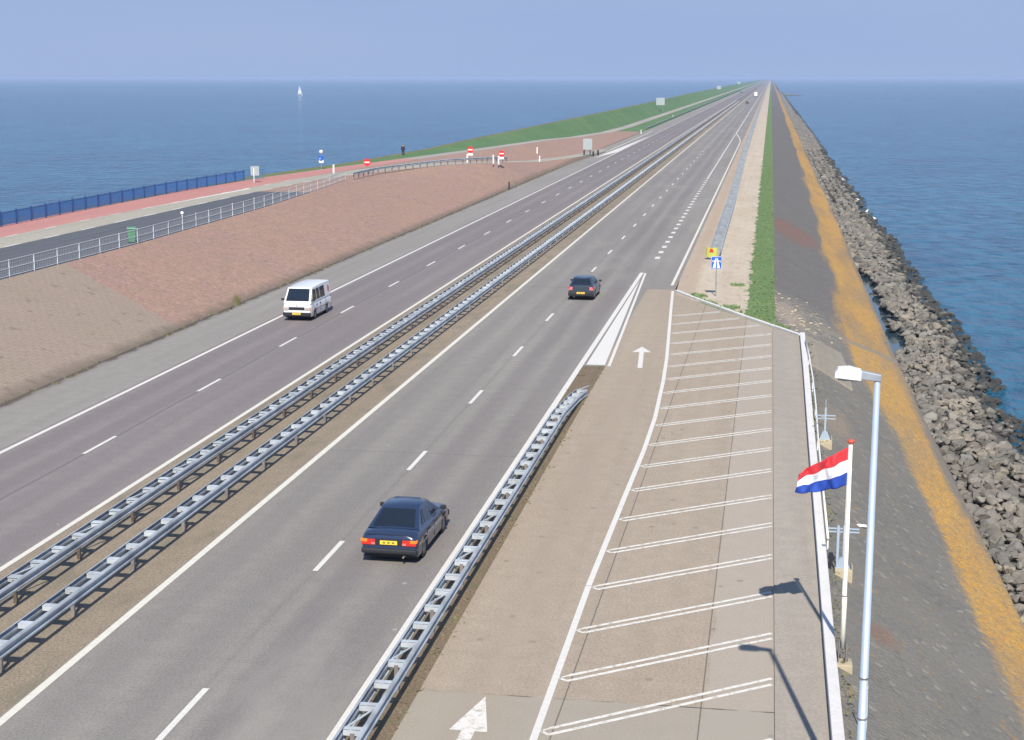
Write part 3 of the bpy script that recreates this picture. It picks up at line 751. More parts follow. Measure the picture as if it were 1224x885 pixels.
# motorway start sign (blue square)
root=empty('motorway_sign',(-3.18,101.6,0),label='square blue motorway sign with white road symbol on a thin post in the sand',cat='sign')
m=MB(); m.tube([(0,.04,-.1),(0,.04,2.62)],.035,10); m.build('post',M['steel_l'],root)
m=MB(); m.box((0,0,2.22),(.72,.025,.82)); f=m.build('sign_face',M['blue_sign'],root)
m=MB(); m.box((0,-.014,2.22),(.70,.006,.80)); fb=m.build('border',M['white'],f)
m=MB(); m.box((0,-.019,2.22),(.66,.006,.76)); m.build('blue_field',M['blue_sign'],f)
m=MB()
m.poly([(-.24,-.024,1.88),(-.05,-.024,1.88),(-.02,-.024,2.52),(-.07,-.024,2.52)],.006,(0,-1,0)); m.poly([(.05,-.024,1.88),(.24,-.024,1.88),(.07,-.024,2.52),(.02,-.024,2.52)],.006,(0,-1,0))
m.box((0,-.033,2.34),(.56,.006,.05)); m.box((-.24,-.033,2.30),(.05,.006,.1)); m.box((.24,-.033,2.30),(.05,.006,.1)); m.build('road_symbol',M['white'],f)
# yellow-green marker with a red arrow at the guardrail nose
root=empty('end_marker',(-4.22,122.6,0),label='yellow-green rounded end marker with small red arrow at the nose of the verge guardrail',cat='marker')
m=MB(); ring=[(.46*math.cos(a),-.26*math.sin(a)) for a in [math.pi*i/10 for i in range(11)]]
m.loft([[(x,y,.22) for x,y in ring],[(x,y,.95) for x,y in ring]]); m.build('nose',M['yg'],root)
m=MB(); m.poly([(-.2,-.28,.62),(.16,-.28,.62),(.05,-.28,.88),(-.12,-.28,.9)],.02,(0,-1,0)); m.build('arrow',M['red_sign'],root)
for sx in (-.3,.3):
    m=MB(); m.box((sx,.05,.28),(.07,.07,.7)); m.build('leg',M['steel_d'],root)
# panel by the end of the blue fence
root=empty('notice_board',(-54.7,161.0,3),label='light grey notice board on a post at the end of the blue fence',cat='sign')
m=MB(); m.box((0,0,1.25),(.95,.05,1.0)); m.build('board',M['palegrey'],root,bevel=.01)
m=MB(); m.box((-.1,-.06,.6),(.07,.05,1.9)); m.build('post',M['white'],root)
# direction boards seen from behind / afar
def bigboard(loc,w,h,leg,label):
    root=empty('sign_board',loc,label=label,cat='sign',group='white road sign boards along the left roadside')
    m=MB(); m.box((0,0,leg+h/2),(w,.08,h)); m.build('board',M['palegrey'],root)
    for s in (-.28,.28):
        m=MB(); m.tube([(s*w,.08,-.5),(s*w,.08,leg+h*.8)],.07,8); m.build('leg',M['steel_l'],root)
bigboard((-43.6,630,.4),3.4,2.9,2.9,'large white sign board on two legs below the green dike, the nearest there')
bigboard((-45.5,1400,.6),3.6,3.0,3.4,'white sign board on legs further along the green dike, second of three there')
bigboard((-46,2300,.6),4.0,3.4,4.5,'farthest small white sign board on the green dike near the horizon')
bigboard((-32.6,282,0),1.65,2.0,1.25,'pale sign board on two legs at the tip between ramp and carriageway')
for i,(x,y,h) in enumerate([(-33.3,283,1.25),(-32.3,283.6,1.1),(-31.75,283.8,.9),(-31.2,286.8,1.0)]):
    m=MB(); m.tube([(0,0,-.1),(0,0,h-.05),(0,0,h)],[.16,.16,.1],10); o=m.build('bollard',M['dark'],None); o.location=(x,y,0)
    tag(o,['dark bollard under the left leg of the pale sign board','dark bollard just under the pale sign board\'s right leg','short dark bollard right of the pale sign board','dark bollard standing apart, rightmost beside the pale sign board'][i],'bollard','dark bollards at the ramp tip')
# white reflector posts
rp=[(-50.9,178.5,3,'white reflector post beside the red path, left of the leftmost no-entry sign'),
    (-40.6,208.6,2.9,'white post just left of the middle no-entry sign'),
    (-36.5,210.0,2.6,'white post just left of the right-hand no-entry sign'),
    (-37.0,208.6,2.8,'lower white post left of the right-hand no-entry sign, before the guardrail end'),
    (-35.9,244.5,.9,'white reflector post at the ramp edge left of the pale sign board'),
    (-38.9,262,1.5,'white reflector post on the brown paving behind the ramp'),
    (-32.5,400,0,'faint white post at the roadside near the far tip of brown paving'),
    (-34.2,560,0,'far white post beside the left carriageway below the first sign board on the grass'),
    ]
for x,y,z,l in rp:
    root=empty('reflector_post',(x,y,z-.15),label=l,cat='post',group='white reflector posts')
    m=MB(); m.loft([[(-.09,-.06,0),(.09,-.06,0),(.07,.07,0),(-.07,.07,0)],[(-.09,-.06,1.05),(.09,-.06,1.05),(.07,.07,1.15),(-.07,.07,1.15)]]); m.build('body',M['white'],root)
    m=MB(); m.box((0,-.065,.88),(.07,.012,.16)); m.build('reflector',M['orange_red'],root)
for i,(x,y,h,l) in enumerate([(-32.8,196.5,1.0,'dark short post at the foot of the brown slope')]):
    m=MB(); m.tube([(0,0,-.1),(0,0,h)],[.10,.08],8); m.tube([(0,0,h),(0,0,h+.05)],[.08,.04],8); o=m.build('marker_post',M['dark'],None); o.location=(x,y,0); tag(o,l,'post')

# ------------------------------------------------------------------ lamp post, flag pole, flag
root=empty('street_lamp',(2.05,28.0,-.2),label='tall pale blue-grey lamp post with white lamp head reaching over the footway',cat='street lamp')
m=MB(); m.tube([(0,0,-.3),(0,0,1.6),(0,0,1.62),(0,0,8.96)],[.125,.12,.085,.055],16); m.build('pole',M['lamp_pole'],root,smooth=True)
for h in (2.5,3.3):
    m=MB(); m.tube([(0,0,h),(0,0,h+.03)],.10-.003*h,16); m.build('band',M['steel_d'],root)
m=MB(); m.loft([[(.07,-.06,8.96),(.07,.06,8.96),(.07,.06,9.09),(.07,-.06,9.09)],[(-.30,-.075,9.0),(-.30,.075,9.0),(-.30,.075,9.16),(-.30,-.075,9.16)]]); m.build('arm',M['steel_l'],root,bevel=.015)
m=MB(); m.loft([[(-.29,-.11,8.98),(-.29,.11,8.98),(-.29,.11,9.17),(-.29,-.11,9.17)],[(-.5,-.13,9.0),(-.5,.13,9.0),(-.5,.12,9.22),(-.5,-.12,9.22)],[(-.70,-.13,9.02),(-.70,.13,9.02),(-.70,.12,9.20),(-.70,-.12,9.20)],[(-.76,-.12,9.02),(-.76,.12,9.02),(-.76,.10,9.10),(-.76,-.10,9.10)]]); h=m.build('lamp_head',M['white'],root,bevel=.01)
m=MB(); m.box((-.52,0,8.985),(.36,.17,.05)); m.build('lens',M['clear_lens'],h,bevel=.02)

FX,FY=2.17,37.2
root=empty('flagpole',(FX,FY,-.12),label='white flagpole with red cap standing outside the white kerb',cat='flagpole')
m=MB(); m.tube([(0,0,.35),(0,0,1.7),(0,0,1.72),(0,0,5.57)],[.062,.062,.052,.04],14); m.build('pole',M['cream'],root,smooth=True)
m=MB(); m.tube([(0,0,5.57),(0,0,5.59),(0,0,5.65),(0,0,5.67)],[.05,.085,.085,.05],12); m.build('cap',M['orange_red'],root,smooth=True)
m=MB(); m.box((-.09,0,.2),(.03,.16,.7)); m.box((.09,0,.2),(.03,.16,.7)); m.tube([(-.11,0,.3),(.11,0,.3)],.02,8); m.build('foot_bracket',M['steel_d'],root)
m=MB(); m.box((0,0,-.15),(.5,.5,.3)); m.build('footing',M['blockc'],root,bevel=.02)
m=MB(); m.tube([(0,0,1.70),(0,0,1.73)],.067,14); m.build('collar',M['steel_d'],root)
m=MB(); m.tube([(-.055,-.02,1.5),(-.065,-.02,3.5),(-.05,-.02,5.55)],.008,5); m.build('halyard',M['white'],root)
def interp(tab,s):
    for a,b in zip(tab,tab[1:]):
        if s<=b[0]:
            k=(s-a[0])/(b[0]-a[0]); k=k*k*(3-2*k)*.4+k*.6; return (a[1]+(b[1]-a[1])*k,a[2]+(b[2]-a[2])*k)
    return tab[-1][1:]
top=[(0,0,0),(.5,-.52,-.30),(.8,-.95,-.56),(1,-1.16,-.76)]
bot=[(0,0,-.94),(.4,-.42,-1.10),(.8,-.95,-1.20),(1,-1.24,-1.20)]
m=MB(); NX,NZ=40,24; V_=[]
for i in range(NX+1):
    s=i/NX; a=interp(top,s); b=interp(bot,s)
    for j in range(NZ+1):
        u=j/NZ; x=a[0]+(b[0]-a[0])*u; z=a[1]+(b[1]-a[1])*u
        amp=.055*min(1,s*3)
        yy_=amp*math.sin(s*9+u*3.4)+.045*min(1,s*3)*math.sin(s*19-u*6)+.02*min(1,s*3)*math.sin(s*31+u*9)+.05*s*s
        V_.append((x,yy_,z+.012*math.sin(s*15+u*2)*min(1,s*2)))
fs=[];mi=[]
for i in range(NX):
    for j in range(NZ):
        a=i*(NZ+1)+j; m.f.append((a,a+1,a+NZ+2,a+NZ+1)); m.m.append(j*3//NZ)
m.v=V_
o=m.build('flag',[M['red_flag'],M['white_flag'],M['blue_flag']],None,smooth=True); o.location=(FX-.05,FY,5.36)
sm=o.modifiers.new('thick','SOLIDIFY'); sm.thickness=.004
tag(o,'red white and blue striped flag blowing left from the flagpole','flag')

# pale blue metal frames outside the kerb
def crossframe(loc,label,double):
    root=empty('metal_frame',loc,label=label,cat='metal post',group='pale blue metal posts beside the kerb')
    m=MB()
    xs=(0,) if not double else (-.16,.02)
    for x in xs: m.box((x,0,.75),(.07,.06,1.3))
    if double: m.box((.1,.02,1.25),(.05,.05,.75)); 
    m.build('upright',M['lamp_pole'],root)
    for h in ((.95,1.08) if not double else (1.2,1.3)):
        m=MB(); m.box((0,0 if not double else .05,h),(.80 if not double else .9,.05,.035)); m.build('crossarm',M['lamp_pole'],root)
    m=MB()
    if not double: m.box((0,.0,1.5),(.04,.04,.45)); m.box((-.1,0,1.0),(.13,.1,.16))
    else: m.box((-.35,0,.35),(.12,.14,.4))
    m.build('fitting',M['steel_l' if not double else 'dark'],root)
    m=MB(); m.poly([(-.22,-.05,.1),(.22,-.05,.1),(.09,-.05,.42),(-.09,-.05,.42)],.03,(0,1,0)); m.poly([(-.2,.05,.1),(.2,.05,.1),(.09,.05,.42),(-.09,.05,.42)],.03,(0,1,0)); m.build('foot_gusset',M['lamp_pole'],root)
    m=MB(); m.box((.03,0,-.1),(.52,.42,.40)); m.box((.27,0,.16),(.04,.36,.14)); m.build('concrete_block',M['blockc'],root,bevel=.02)
crossframe((2.55,61.6,-.22),'single pale blue cross-armed metal post on a yellowish concrete block, farther one beside the kerb',False)
crossframe((2.52,44.9,-.25),'twin pale blue metal post with crossarms, nearer one beside the flagpole',True)
m=MB(); m.tube([(0,0,-.1),(.02,.02,.55),(.01,.05,1.25)],.022,8); m.box((.01,.05,1.28),(.05,.03,.06)); o=m.build('marker_stake',M['cream'],None); o.location=(2.50,33.2,-.45); tag(o,'thin cream stake standing just left of the lamp post','stake')
m=MB(); m.loft([[(-.18,-.05,0),(.18,-.03,0),(.2,.06,0),(-.16,.06,0)],[(-.16,-.03,.07),(.14,-.02,.05),(.16,.04,.06),(-.12,.05,.08)]]); o=m.build('white_stone',M['white'],None); o.location=(3.5,52.1,slz(3.5,52.1)+.02); tag(o,'small white stone lying on the grey slope right of the flagpole','stone')

# ------------------------------------------------------------------ vehicles
def vehicle(P,name,label,loc,rz,cat='car',group=None):
    L,W,zb=P['L'],P['W']/2,P['clear']; ax=P['axles']; rw=P['wheel']
    root=empty(name,loc,rz,label=label,cat=cat,group=group)
    topf=P['top']          # list of (y,z) lower body top line
    wid=P['plan']          # list of (y,half width)
    def li(tab,y):
        if y<=tab[0][0]: return tab[0][1]
        for a,b in zip(tab,tab[1:]):
            if y<=b[0]: return a[1]+(b[1]-a[1])*(y-a[0])/(b[0]-a[0])
        return tab[-1][1]
    ys=sorted(set([round(L*i/60,4) for i in range(61)]+[a for a,_ in topf]+[a for a,_ in wid]))
    m=MB(); rings=[]
    for y in ys:
        t=li(topf,y); w=li(wid,y); b=zb
        if y<.25: b=zb+.10*(1-y/.25)
        if y>L-.3: b=zb+.10*(1-(L-y)/.3)
        arch=0
        for a in ax:
            d=abs(y-a); ra=rw+.055
            if d<ra: arch=max(arch,rw+math.sqrt(ra*ra-d*d))
        bs=max(b,arch)          # side bottom
        mid=max(bs+.02,(b+t)/2)
        sh=max(mid+.02,t-.17)
        half=[(w*.80,min(bs,t-.1)),(w-.035,bs),(w,bs+.05),(w+.012,mid),(w,sh),(w-.05,t-.055),(w-.13,t-.005),(w*.5,t+.018)]
        bot=[(0,b+.02),(w*.78,b+.02)]
        r=[(x,y,z) for x,z in [(w*.78,b+.02)]+half]
        r+= [(0,y,t+.026)]
        r+= [(-x,y,z) for x,z in reversed(half)]+[(-w*.78,y,b+.02)]
        rings.append(r)
    m.loft(rings); body=m.build('body',P['paint'],root,smooth=True)
    for pl_ in body.data.polygons:
        if len(pl_.vertices)>4: pl_.use_smooth=False
    es=body.modifiers.new('es','EDGE_SPLIT'); es.split_angle=R(40)
    # sills / underside dark band
    m=MB(); m.box((0,L/2,zb-.01),(P['W']-.12,L-.5,.08)); m.build('underbody',M['dark'],root)
    # cabin frustum
    y0,y1,y2,y3=P['cab']; zr=P['roof']; wb,wt=P['cabw']; 
    z0=li(topf,y0)-.02; z3=li(topf,y3)-.02
    m=MB()
    prof=[]
    N=8
    def ringat(y,z,w): return [(-w,y,z),(w,y,z)]
    # longitudinal rings: bottom edge at belt, roof above
    rr=[]
    zbelt=max(z0,z3)
    nodes=[(y0,z0,wb-.01),(y1,zr-.035,wt),((y1*2+y2)/3,zr,wt+.005),((y1+y2*2)/3,zr,wt+.005),(y2,zr-.04,wt),(y3,z3,wb-.01)]
    up=[]; 
    def side(y,z,w): return [(-w-.0,y,z-.0),(-w+.07,y,z+.035),(0,y,z+.05),(w-.07,y,z+.035),(w,y,z)]
    G=[side(*n) for n in nodes]
    verts=[v for g in G for v in g]; nb=len(verts)
    # belt points under each node on the sides
    belt=[]
    for (y,z,w) in nodes:
        zz=li(topf,min(max(y,y0),y3))-.03
        belt.append([(-wb,y,zz),(wb,y,zz)])
    verts+= [v for b in belt for v in b]
    fs=[]
    for i in range(len(nodes)-1):
        for j in range(4):
            a=i*5+j; fs.append((a,a+1,a+6,a+5))
        bl=nb+i*2; fs.append((bl,i*5,(i+1)*5,bl+2)); br=nb+i*2+1; fs.append((i*5+4,br,br+2,(i+1)*5+4))
    m.add(verts,fs); cab=m.build('cabin',P.get('cabpaint',P['paint']),root,smooth=True); es=cab.modifiers.new('es','EDGE_SPLIT'); es.split_angle=R(30)
    # glazing: slightly proud quads with thickness
    def glazing(nm,q,off):
        c=sum((Vector(p) for p in q),Vector())/4; n=(Vector(q[1])-Vector(q[0])).cross(Vector(q[3])-Vector(q[0])).normalized()
        if n.dot(Vector(off))<0: n=-n
        mm=MB(); pts=[Vector(p)+n*.004 for p in q]; mm.poly(pts,.012,n); 
        return mm.build(nm,M['glass'],root)
    def lerp(a,b,k): return tuple(p+(q-p)*k for p,q in zip(a,b))
    def inset(A,B,C,D,l,r_,b,t_):   # A,B bottom left/right; D,C top left/right
        AB=lambda k:lerp(A,B,k); DC=lambda k:lerp(D,C,k)
        bl=lerp(AB(l),DC(l),b); br=lerp(AB(1-r_),DC(1-r_),b); tr=lerp(AB(1-r_),DC(1-r_),1-t_); tl=lerp(AB(l),DC(l),1-t_)
        return [bl,br,tr,tl]
    ins=P.get('inset',(.08,.08,.08,.1))
    # raised centre line: end glass follows the 0.04 crown
    cr=.042
    A,B=(-wb,y0,z0+cr),(wb,y0,z0+cr); C,D=(wt,y1,zr-.035+cr),(-wt,y1,zr-.035+cr)
    if P.get('rear_glass',True): glazing('rear_window',inset(A,B,C,D,.09,.09,P.get('rg_low',.12),.12),(0,-1,.3))
    A,B=(-wb,y3,z3+cr),(wb,y3,z3+cr); C,D=(wt,y2,zr-.04+cr),(-wt,y2,zr-.04+cr)
    glazing('windscreen',inset(A,B,C,D,.07,.07,.12,.10),(0,1,.3))
    if P.get('wiper'):
        for s in (-.3,.15):
            m=MB(); p0=Vector(lerp(lerp(A,B,.5+s*.5),lerp(D,C,.5+s*.5),.12))+Vector((0,.05,.02)); p1=Vector(lerp(lerp(A,B,.7+s*.5),lerp(D,C,.7+s*.5),.3))+Vector((0,.05,.02)); m.bar(p0,p1,.02,.015); m.build('wiper',M['dark'],root)
    for s in (-1,1):
        for (a0,a1,b0,b1) in P['sidewin']:   # a0,a1 bottom y ; b0,b1 top y
            def pt(y,k):
                zl=li(topf,y)-.03; zt=zr-.04; kk=k
                return (s*(wb+(wt-wb)*kk),y,zl+(zt-zl)*kk)
            q=[pt(a0,.12),pt(a1,.12),pt(b1,.88),pt(b0,.88)]
            glazing('side_window',q,(s,0,.2))
        m=MB(); my=y3-.25
        m.box((s*(W+.10),my,P['mirz']),(.17,.09,.13)); m.box((s*(W-.0),my,P['mirz']-.03),(.12,.05,.04)); m.build('mirror',M['dark'],root,bevel=.02)
        m=MB()
        w_=W+.014
        m.box((s*(w_),L/2,P['trimz']),(.012,L-1.2,.05)); m.build('side_trim',P.get('trim',M['side_trim']),root)
        m=MB()
        for yd in P['seams']:
            m.box((s*(W+.009),yd,(zb+li(topf,yd))/2+.02),(.012,.012,li(topf,yd)-zb-.22))
        m.build('door_seam',M['dark'],root)
        m=MB()
        for yd in P['handles']: m.box((s*(W+.015),yd,li(topf,yd)-.19),(.03,.15,.03))
        m.build('door_handle',M['dark'],root)
    # wheels
    for a in ax:
        for s in (-1,1):
            w0=empty('wheel',(s*(W-.115),a,rw)); w0.parent=root
            m=MB(); m.tube([(-.09,0,0),(-.075,0,0),(.075,0,0),(.09,0,0)],[rw-.03,rw,rw,rw-.03],24); m.build('tyre',M['black'],w0)
            m=MB(); m.tube([(s*.085,0,0),(s*.097,0,0),(s*.10,0,0)],[rw*.62,rw*.6,rw*.2],18); m.build('rim',M['chrome'],w0)
            m=MB(); m.tube([(-s*.12,0,.05),(s*.02,0,.05)],rw+.04,20); m.build('wheel_arch',M['black'],root).location=(s*(W-.115),a,rw)
    P['detail'](root,W,L,li)
    return root

def plate(root,y,z,sgn,w=.52,h=.115):
    m=MB(); m.box((0,y,z),(w,.02,h)); p=m.build('number_plate',M['plate'],root)
    for cx in (-.14,0,.14):
        m=MB(); m.box((cx*w/.52,y+sgn*.012,z),(.085,.004,h*.5)); m.build('plate_mark',M['plate_ink'],p)
def det1(root,W,L,li):
    m=MB(); m.box((0,.02,.43),(W*2-.04,.16,.22)); m.box((0,L-.04,.42),(W*2-.06,.16,.22))
    b=MB(); b.box((0,.03,.42),(W*2-.06,.16,.16)); b.build('rear_bumper',M['dark'],root,bevel=.05)
    b=MB(); b.box((0,L-.03,.42),(W*2-.08,.2,.2)); b.build('front_bumper',M['dark'],root,bevel=.05)
    for s in (-1,1):
        m=MB(); m.box((s*(W-.25),-.008,.69),(.42,.05,.17)); l=m.build('tail_light',M['red_lens'],root,bevel=.015)
        m=MB(); m.box((s*(W-.13),-.012,.735),(.19,.05,.085)); m.box((s*(W-.035),.06,.735),(.05,.12,.085)); m.build('indicator',M['amber_lens'],l,bevel=.01)
        m=MB(); m.box((s*(W-.40),-.012,.655),(.12,.05,.07)); m.build('reversing_light',M['pink_lens'],l)
        m=MB(); m.box((s*(W-.36),L-.06,.60),(.3,.06,.12)); m.build('headlight',M['clear_lens'],root,bevel=.02)
    m=MB(); m.box((0,.0,.69),(W*2-.95,.03,.17)); m.build('tail_panel',M['dark'],root)
    plate(root,-.025,.69,-1)
    m=MB(); m.box((0,-.005,.945),(W*2-.3,.012,.012)); m.build('boot_seam',M['dark'],root)
    m=MB(); m.tube([(.45,-.08,.27),(.45,.15,.27)],.03,8); m.build('exhaust_pipe',M['steel_d'],root)
    m=MB(); m.box((0,2.15,1.432),(.82,.5,.012)); m.build('sunroof',M['glass'],root)
carA=dict(L=4.42,W=1.74,clear=.22,axles=(.92,3.50),wheel=.31,paint=M['navy'],
  top=[(0,.80),(.05,.90),(.3,.955),(.75,.965),(3.1,.93),(3.9,.84),(4.3,.74),(4.42,.62)],
  plan=[(0,.78),(.15,.85),(.6,.87),(3.6,.87),(4.2,.83),(4.42,.72)],
  cab=(.52,1.42,2.45,3.2),roof=1.40,cabw=(.80,.585),
  sidewin=[(1.0,1.25,1.43,1.47),(1.32,2.1,1.52,2.08),(2.18,2.98,2.16,2.42)],mirz=1.0,trimz=.56,seams=(1.25,2.14,3.2),handles=(1.5,2.4),detail=det1,rg_low=.08)
vehicle(carA,'saloon_car','dark blue saloon car in the foreground driving away, orange and red tail lights',(-10.70,42.55,0),R(-1.0),group='cars driving away on the right carriageway')
def det2(root,W,L,li):
    b=MB(); b.box((0,.0,.42),(W*2-.04,.2,.26)); b.build('rear_bumper',M['dark'],root,bevel=.05)
    b=MB(); b.box((0,L-.03,.42),(W*2-.08,.2,.2)); b.build('front_bumper',M['dark'],root,bevel=.05)
    for s in (-1,1):
        m=MB(); m.box((s*(W-.17),-.01,.77),(.26,.05,.22)); l=m.build('tail_light',M['pink_lens'],root,bevel=.015)
        m=MB(); m.box((s*(W-.08),-.014,.83),(.10,.05,.09)); m.build('indicator',M['red_lens'],l)
        m=MB(); m.box((s*(W-.28),L-.02,.62),(.36,.06,.14)); m.build('headlight',M['clear_lens'],root,bevel=.02)
    plate(root,-.11,.50,-1)
    m=MB(); m.box((0,.28,1.05),(.03,.02,.25)); m.build('wiper',M['dark'],root)
    m=MB(); m.tube([(-.45,-.06,.24),(-.45,.15,.24)],.03,8); m.build('exhaust_pipe',M['steel_d'],root)
carB=dict(L=4.02,W=1.69,clear=.22,axles=(.72,3.2),wheel=.30,paint=M['slate'],
  top=[(0,.86),(.06,.93),(.3,.95),(2.8,.93),(3.6,.82),(3.92,.72),(4.02,.6)],
  plan=[(0,.77),(.15,.82),(.6,.845),(3.2,.845),(3.8,.8),(4.02,.7)],
  cab=(.12,.62,2.15,2.9),roof=1.38,cabw=(.78,.60),
  sidewin=[(.55,1.2,.78,1.2),(1.3,2.7,1.3,2.12)],mirz=.98,trimz=.5,seams=(1.28,2.75),handles=(1.45,),detail=det2,rg_low=.1)
vehicle(carB,'hatchback_car','dark slate hatchback further up the right carriageway beside the white gore',(-11.70,98.2,0),R(-.5),group='cars driving away on the right carriageway')
def det3(root,W,L,li):
    b=MB(); b.box((0,L-.02,.42),(W*2-.02,.18,.22)); b.build('front_bumper',M['dark'],root,bevel=.04)
    b=MB(); b.box((0,.0,.42),(W*2-.06,.18,.2)); b.build('rear_bumper',M['dark'],root,bevel=.04)
    m=MB(); m.box((0,L+.012,.76),(.95,.03,.17)); g=m.build('grille',M['dark'],root)
    for s in (-1,1):
        m=MB(); m.box((s*(W-.21),L+.01,.74),(.30,.05,.19)); h=m.build('headlight',M['clear_lens'],root,bevel=.02)
        m=MB(); m.box((s*(W-.05),L-.02,.74),(.07,.08,.18)); m.build('indicator',M['amber_lens'],h)
        m=MB(); m.box((s*(W-.1),-.01,.95),(.14,.04,.36)); m.build('tail_light',M['red_lens'],root)
    plate(root,L+.08,.46,1,.50,.12)
    m=MB(); m.box((0,L+.02,.93),(.08,.02,.05)); m.build('badge',M['steel_d'],root)
    # round red emblem on each rear side panel
    for s in (-1,1):
        m=MB(); n=20
        pts=[]
        for i in range(n):
            a=2*math.pi*i/n; z=1.50+.20*math.sin(a); k=(z-1.05)/.9; pts.append((s*(.832-.105*k+.012),.52+.2*math.cos(a),z))
        m.poly(pts,.006,(s,0,0)); m.build('side_emblem',M['pink_lens'],root)
    for y in (1.0,2.0,3.0):
        pass
van=dict(L=4.45,W=1.70,clear=.25,axles=(.95,3.45),wheel=.31,paint=M['vanwhite'],
  top=[(0,1.04),(.03,1.08),(4.28,1.08),(4.38,1.04),(4.45,.9)],
  plan=[(0,.80),(.1,.84),(4.0,.85),(4.35,.83),(4.45,.78)],
  cab=(.02,.14,3.72,4.36),roof=1.93,cabw=(.835,.725),
  sidewin=[(1.35,2.3,1.35,2.3),(2.42,3.0,2.42,3.0),(3.12,4.02,3.12,3.72)],mirz=1.25,trimz=.62,seams=(1.3,2.36,3.06,4.05),handles=(2.5,3.25),detail=det3,wiper=True,trim=M['side_trim'])
vehicle(van,'white_van','white van with a red side emblem coming towards the camera on the left carriageway',(-27.2,91.3,0),R(180),cat='van')
# far traffic
lorry=dict(van); lorry.update(L=7.5,W=2.4,clear=.5,axles=(1.3,6.0),wheel=.45,top=[(0,1.5),(7.3,1.5),(7.5,1.2)],plan=[(0,1.18),(7.5,1.18)],cab=(.02,.1,6.2,7.2),roof=3.5,cabw=(1.17,1.1),sidewin=[(5.2,6.6,5.2,6.2)],mirz=1.9,trimz=.9,seams=(5.0,),handles=(5.3,),rear_glass=False,wiper=False)
def det4(root,W,L,li):
    for s in (-1,1):
        m=MB(); m.box((s*.5,-.01,2.2),(.9,.03,2.2)); m.build('rear_door',M['vanwhite'],root)
        m=MB(); m.box((s*.95,-.03,.8),(.3,.05,.15)); m.build('tail_light',M['red_lens'],root)
    m=MB(); m.box((0,-.02,.62),(2.3,.1,.16)); m.build('rear_bumper',M['dark'],root)
lorry['detail']=det4
vehicle(lorry,'white_lorry','tiny white lorry far up the right carriageway near the horizon',(-11.0,1180,0),0,cat='lorry')
vehicle(carB,'distant_car','tiny dark car far off on the right carriageway, nearer than the white lorry',(-12.6,860,0),0)
vehicle(carB,'distant_car','tiny dark car far off on the left carriageway near the horizon',(-27.2,1480,0),R(180))

# ------------------------------------------------------------------ person, gulls, boat
def skin(name,verts,edges,radii,mat,parent=None,sub=2,rootv=0):
    me=bpy.data.meshes.new(name); me.from_pydata(verts,edges,[]); me.materials.append(mat)
    o=bpy.data.objects.new(name,me); col.objects.link(o)
    if parent is not None: o.parent=parent
    md=o.modifiers.new('skin','SKIN'); md.use_smooth_shade=True
    for i,r in enumerate(radii):
        v=me.skin_vertices[0].data[i]; v.radius=(r,r) if not isinstance(r,tuple) else r; v.use_root=(i==rootv)
    s=o.modifiers.new('sub','SUBSURF'); s.levels=sub; s.render_levels=sub
    return o
root=empty('person',(-51.7,217.5,3.0),rz=R(15),label='person in dark clothes walking on the red path',cat='person')
bv=[(0,0,.95),(0,.0,1.15),(0,.02,1.38),(0,.03,1.5),(0,.05,1.58),(0,.05,1.70),      # pelvis..head
    (.18,.02,1.40),(.24,-.05,1.14),(.26,.06,.90),(-.18,.02,1.40),(-.24,.10,1.14),(-.25,.24,.94),
    (.10,.0,.90),(.11,.12,.50),(.11,.04,.09),(.11,.18,.05),(-.10,0,.90),(-.11,-.06,.50),(-.11,-.26,.13),(-.11,-.14,.05)]
be=[(0,1),(1,2),(2,3),(3,4),(4,5),(2,6),(6,7),(7,8),(2,9),(9,10),(10,11),(0,12),(12,13),(13,14),(14,15),(0,16),(16,17),(17,18),(18,19)]
br=[.13,.12,.14,.06,.075,.10,.065,.045,.035,.065,.045,.035,.085,.06,.042,.04,.085,.06,.042,.04]
skin('body',bv,be,br,M['skin'],root)
skin('coat',bv[:4]+[bv[6],bv[7],(.257,.04,.94),bv[9],bv[10],(-.25,.22,.97)]+[(0,0,.72)],[(0,1),(1,2),(2,3),(2,4),(4,5),(5,6),(2,7),(7,8),(8,9),(0,10)],[.175,.16,.175,.085,.085,.07,.055,.085,.07,.055,.19],M['cloth_d'],root)
skin('trousers',[(0,0,.95),bv[12],bv[13],(.11,.045,.14),bv[16],bv[17],(-.11,-.24,.18)],[(0,1),(1,2),(2,3),(0,4),(4,5),(5,6)],[.14,.105,.08,.065,.105,.08,.065],M['cloth_t'],root)
skin('hair',[(0,.02,1.66),(0,.03,1.75)],[(0,1)],[.11,.10],M['hair'],root)
gp=None
for i,(x,y,s,l) in enumerate([(13.2,285,1.25,'farthest white gull upright on the rocks at the water edge'),(13.4,238.5,1.0,'white gull sitting low on the rocks, second farthest'),(13.45,216.5,1.25,'upright white gull on the rocks, second nearest'),(13.8,206.5,1.0,'nearest white gull on the rocks by the water')]):
    root=empty('gull',(x,y,-4.15),rz=R([30,100,-40,80][i]),label=l,cat='gull',group='white gulls on the rocks')
    root.scale=(s,s,s)
    skin('body',[(0,-.28,.22),(0,-.12,.26),(0,.05,.30),(0,.15,.42),(0,.19,.48),(.05,0,.18),(.05,.01,.0),(-.05,0,.18),(-.05,.01,0)],[(0,1),(1,2),(2,3),(3,4),(2,5),(5,6),(2,7),(7,8)],[.02,.09,.105,.05,.055,.015,.01,.015,.01],M['feather'],root,2,2)
    m=MB(); m.tube([(0,.23,.48),(0,.31,.46)],[.018,.004],6); m.build('beak',M['beak'],root)
root=empty('sailing_boat',(-515,1677,-5),rz=R(62),label='small white sailing boat out on the open sea at the left',cat='sailing boat'); root.scale=(.9,.9,.9)
m=MB(); rings=[]
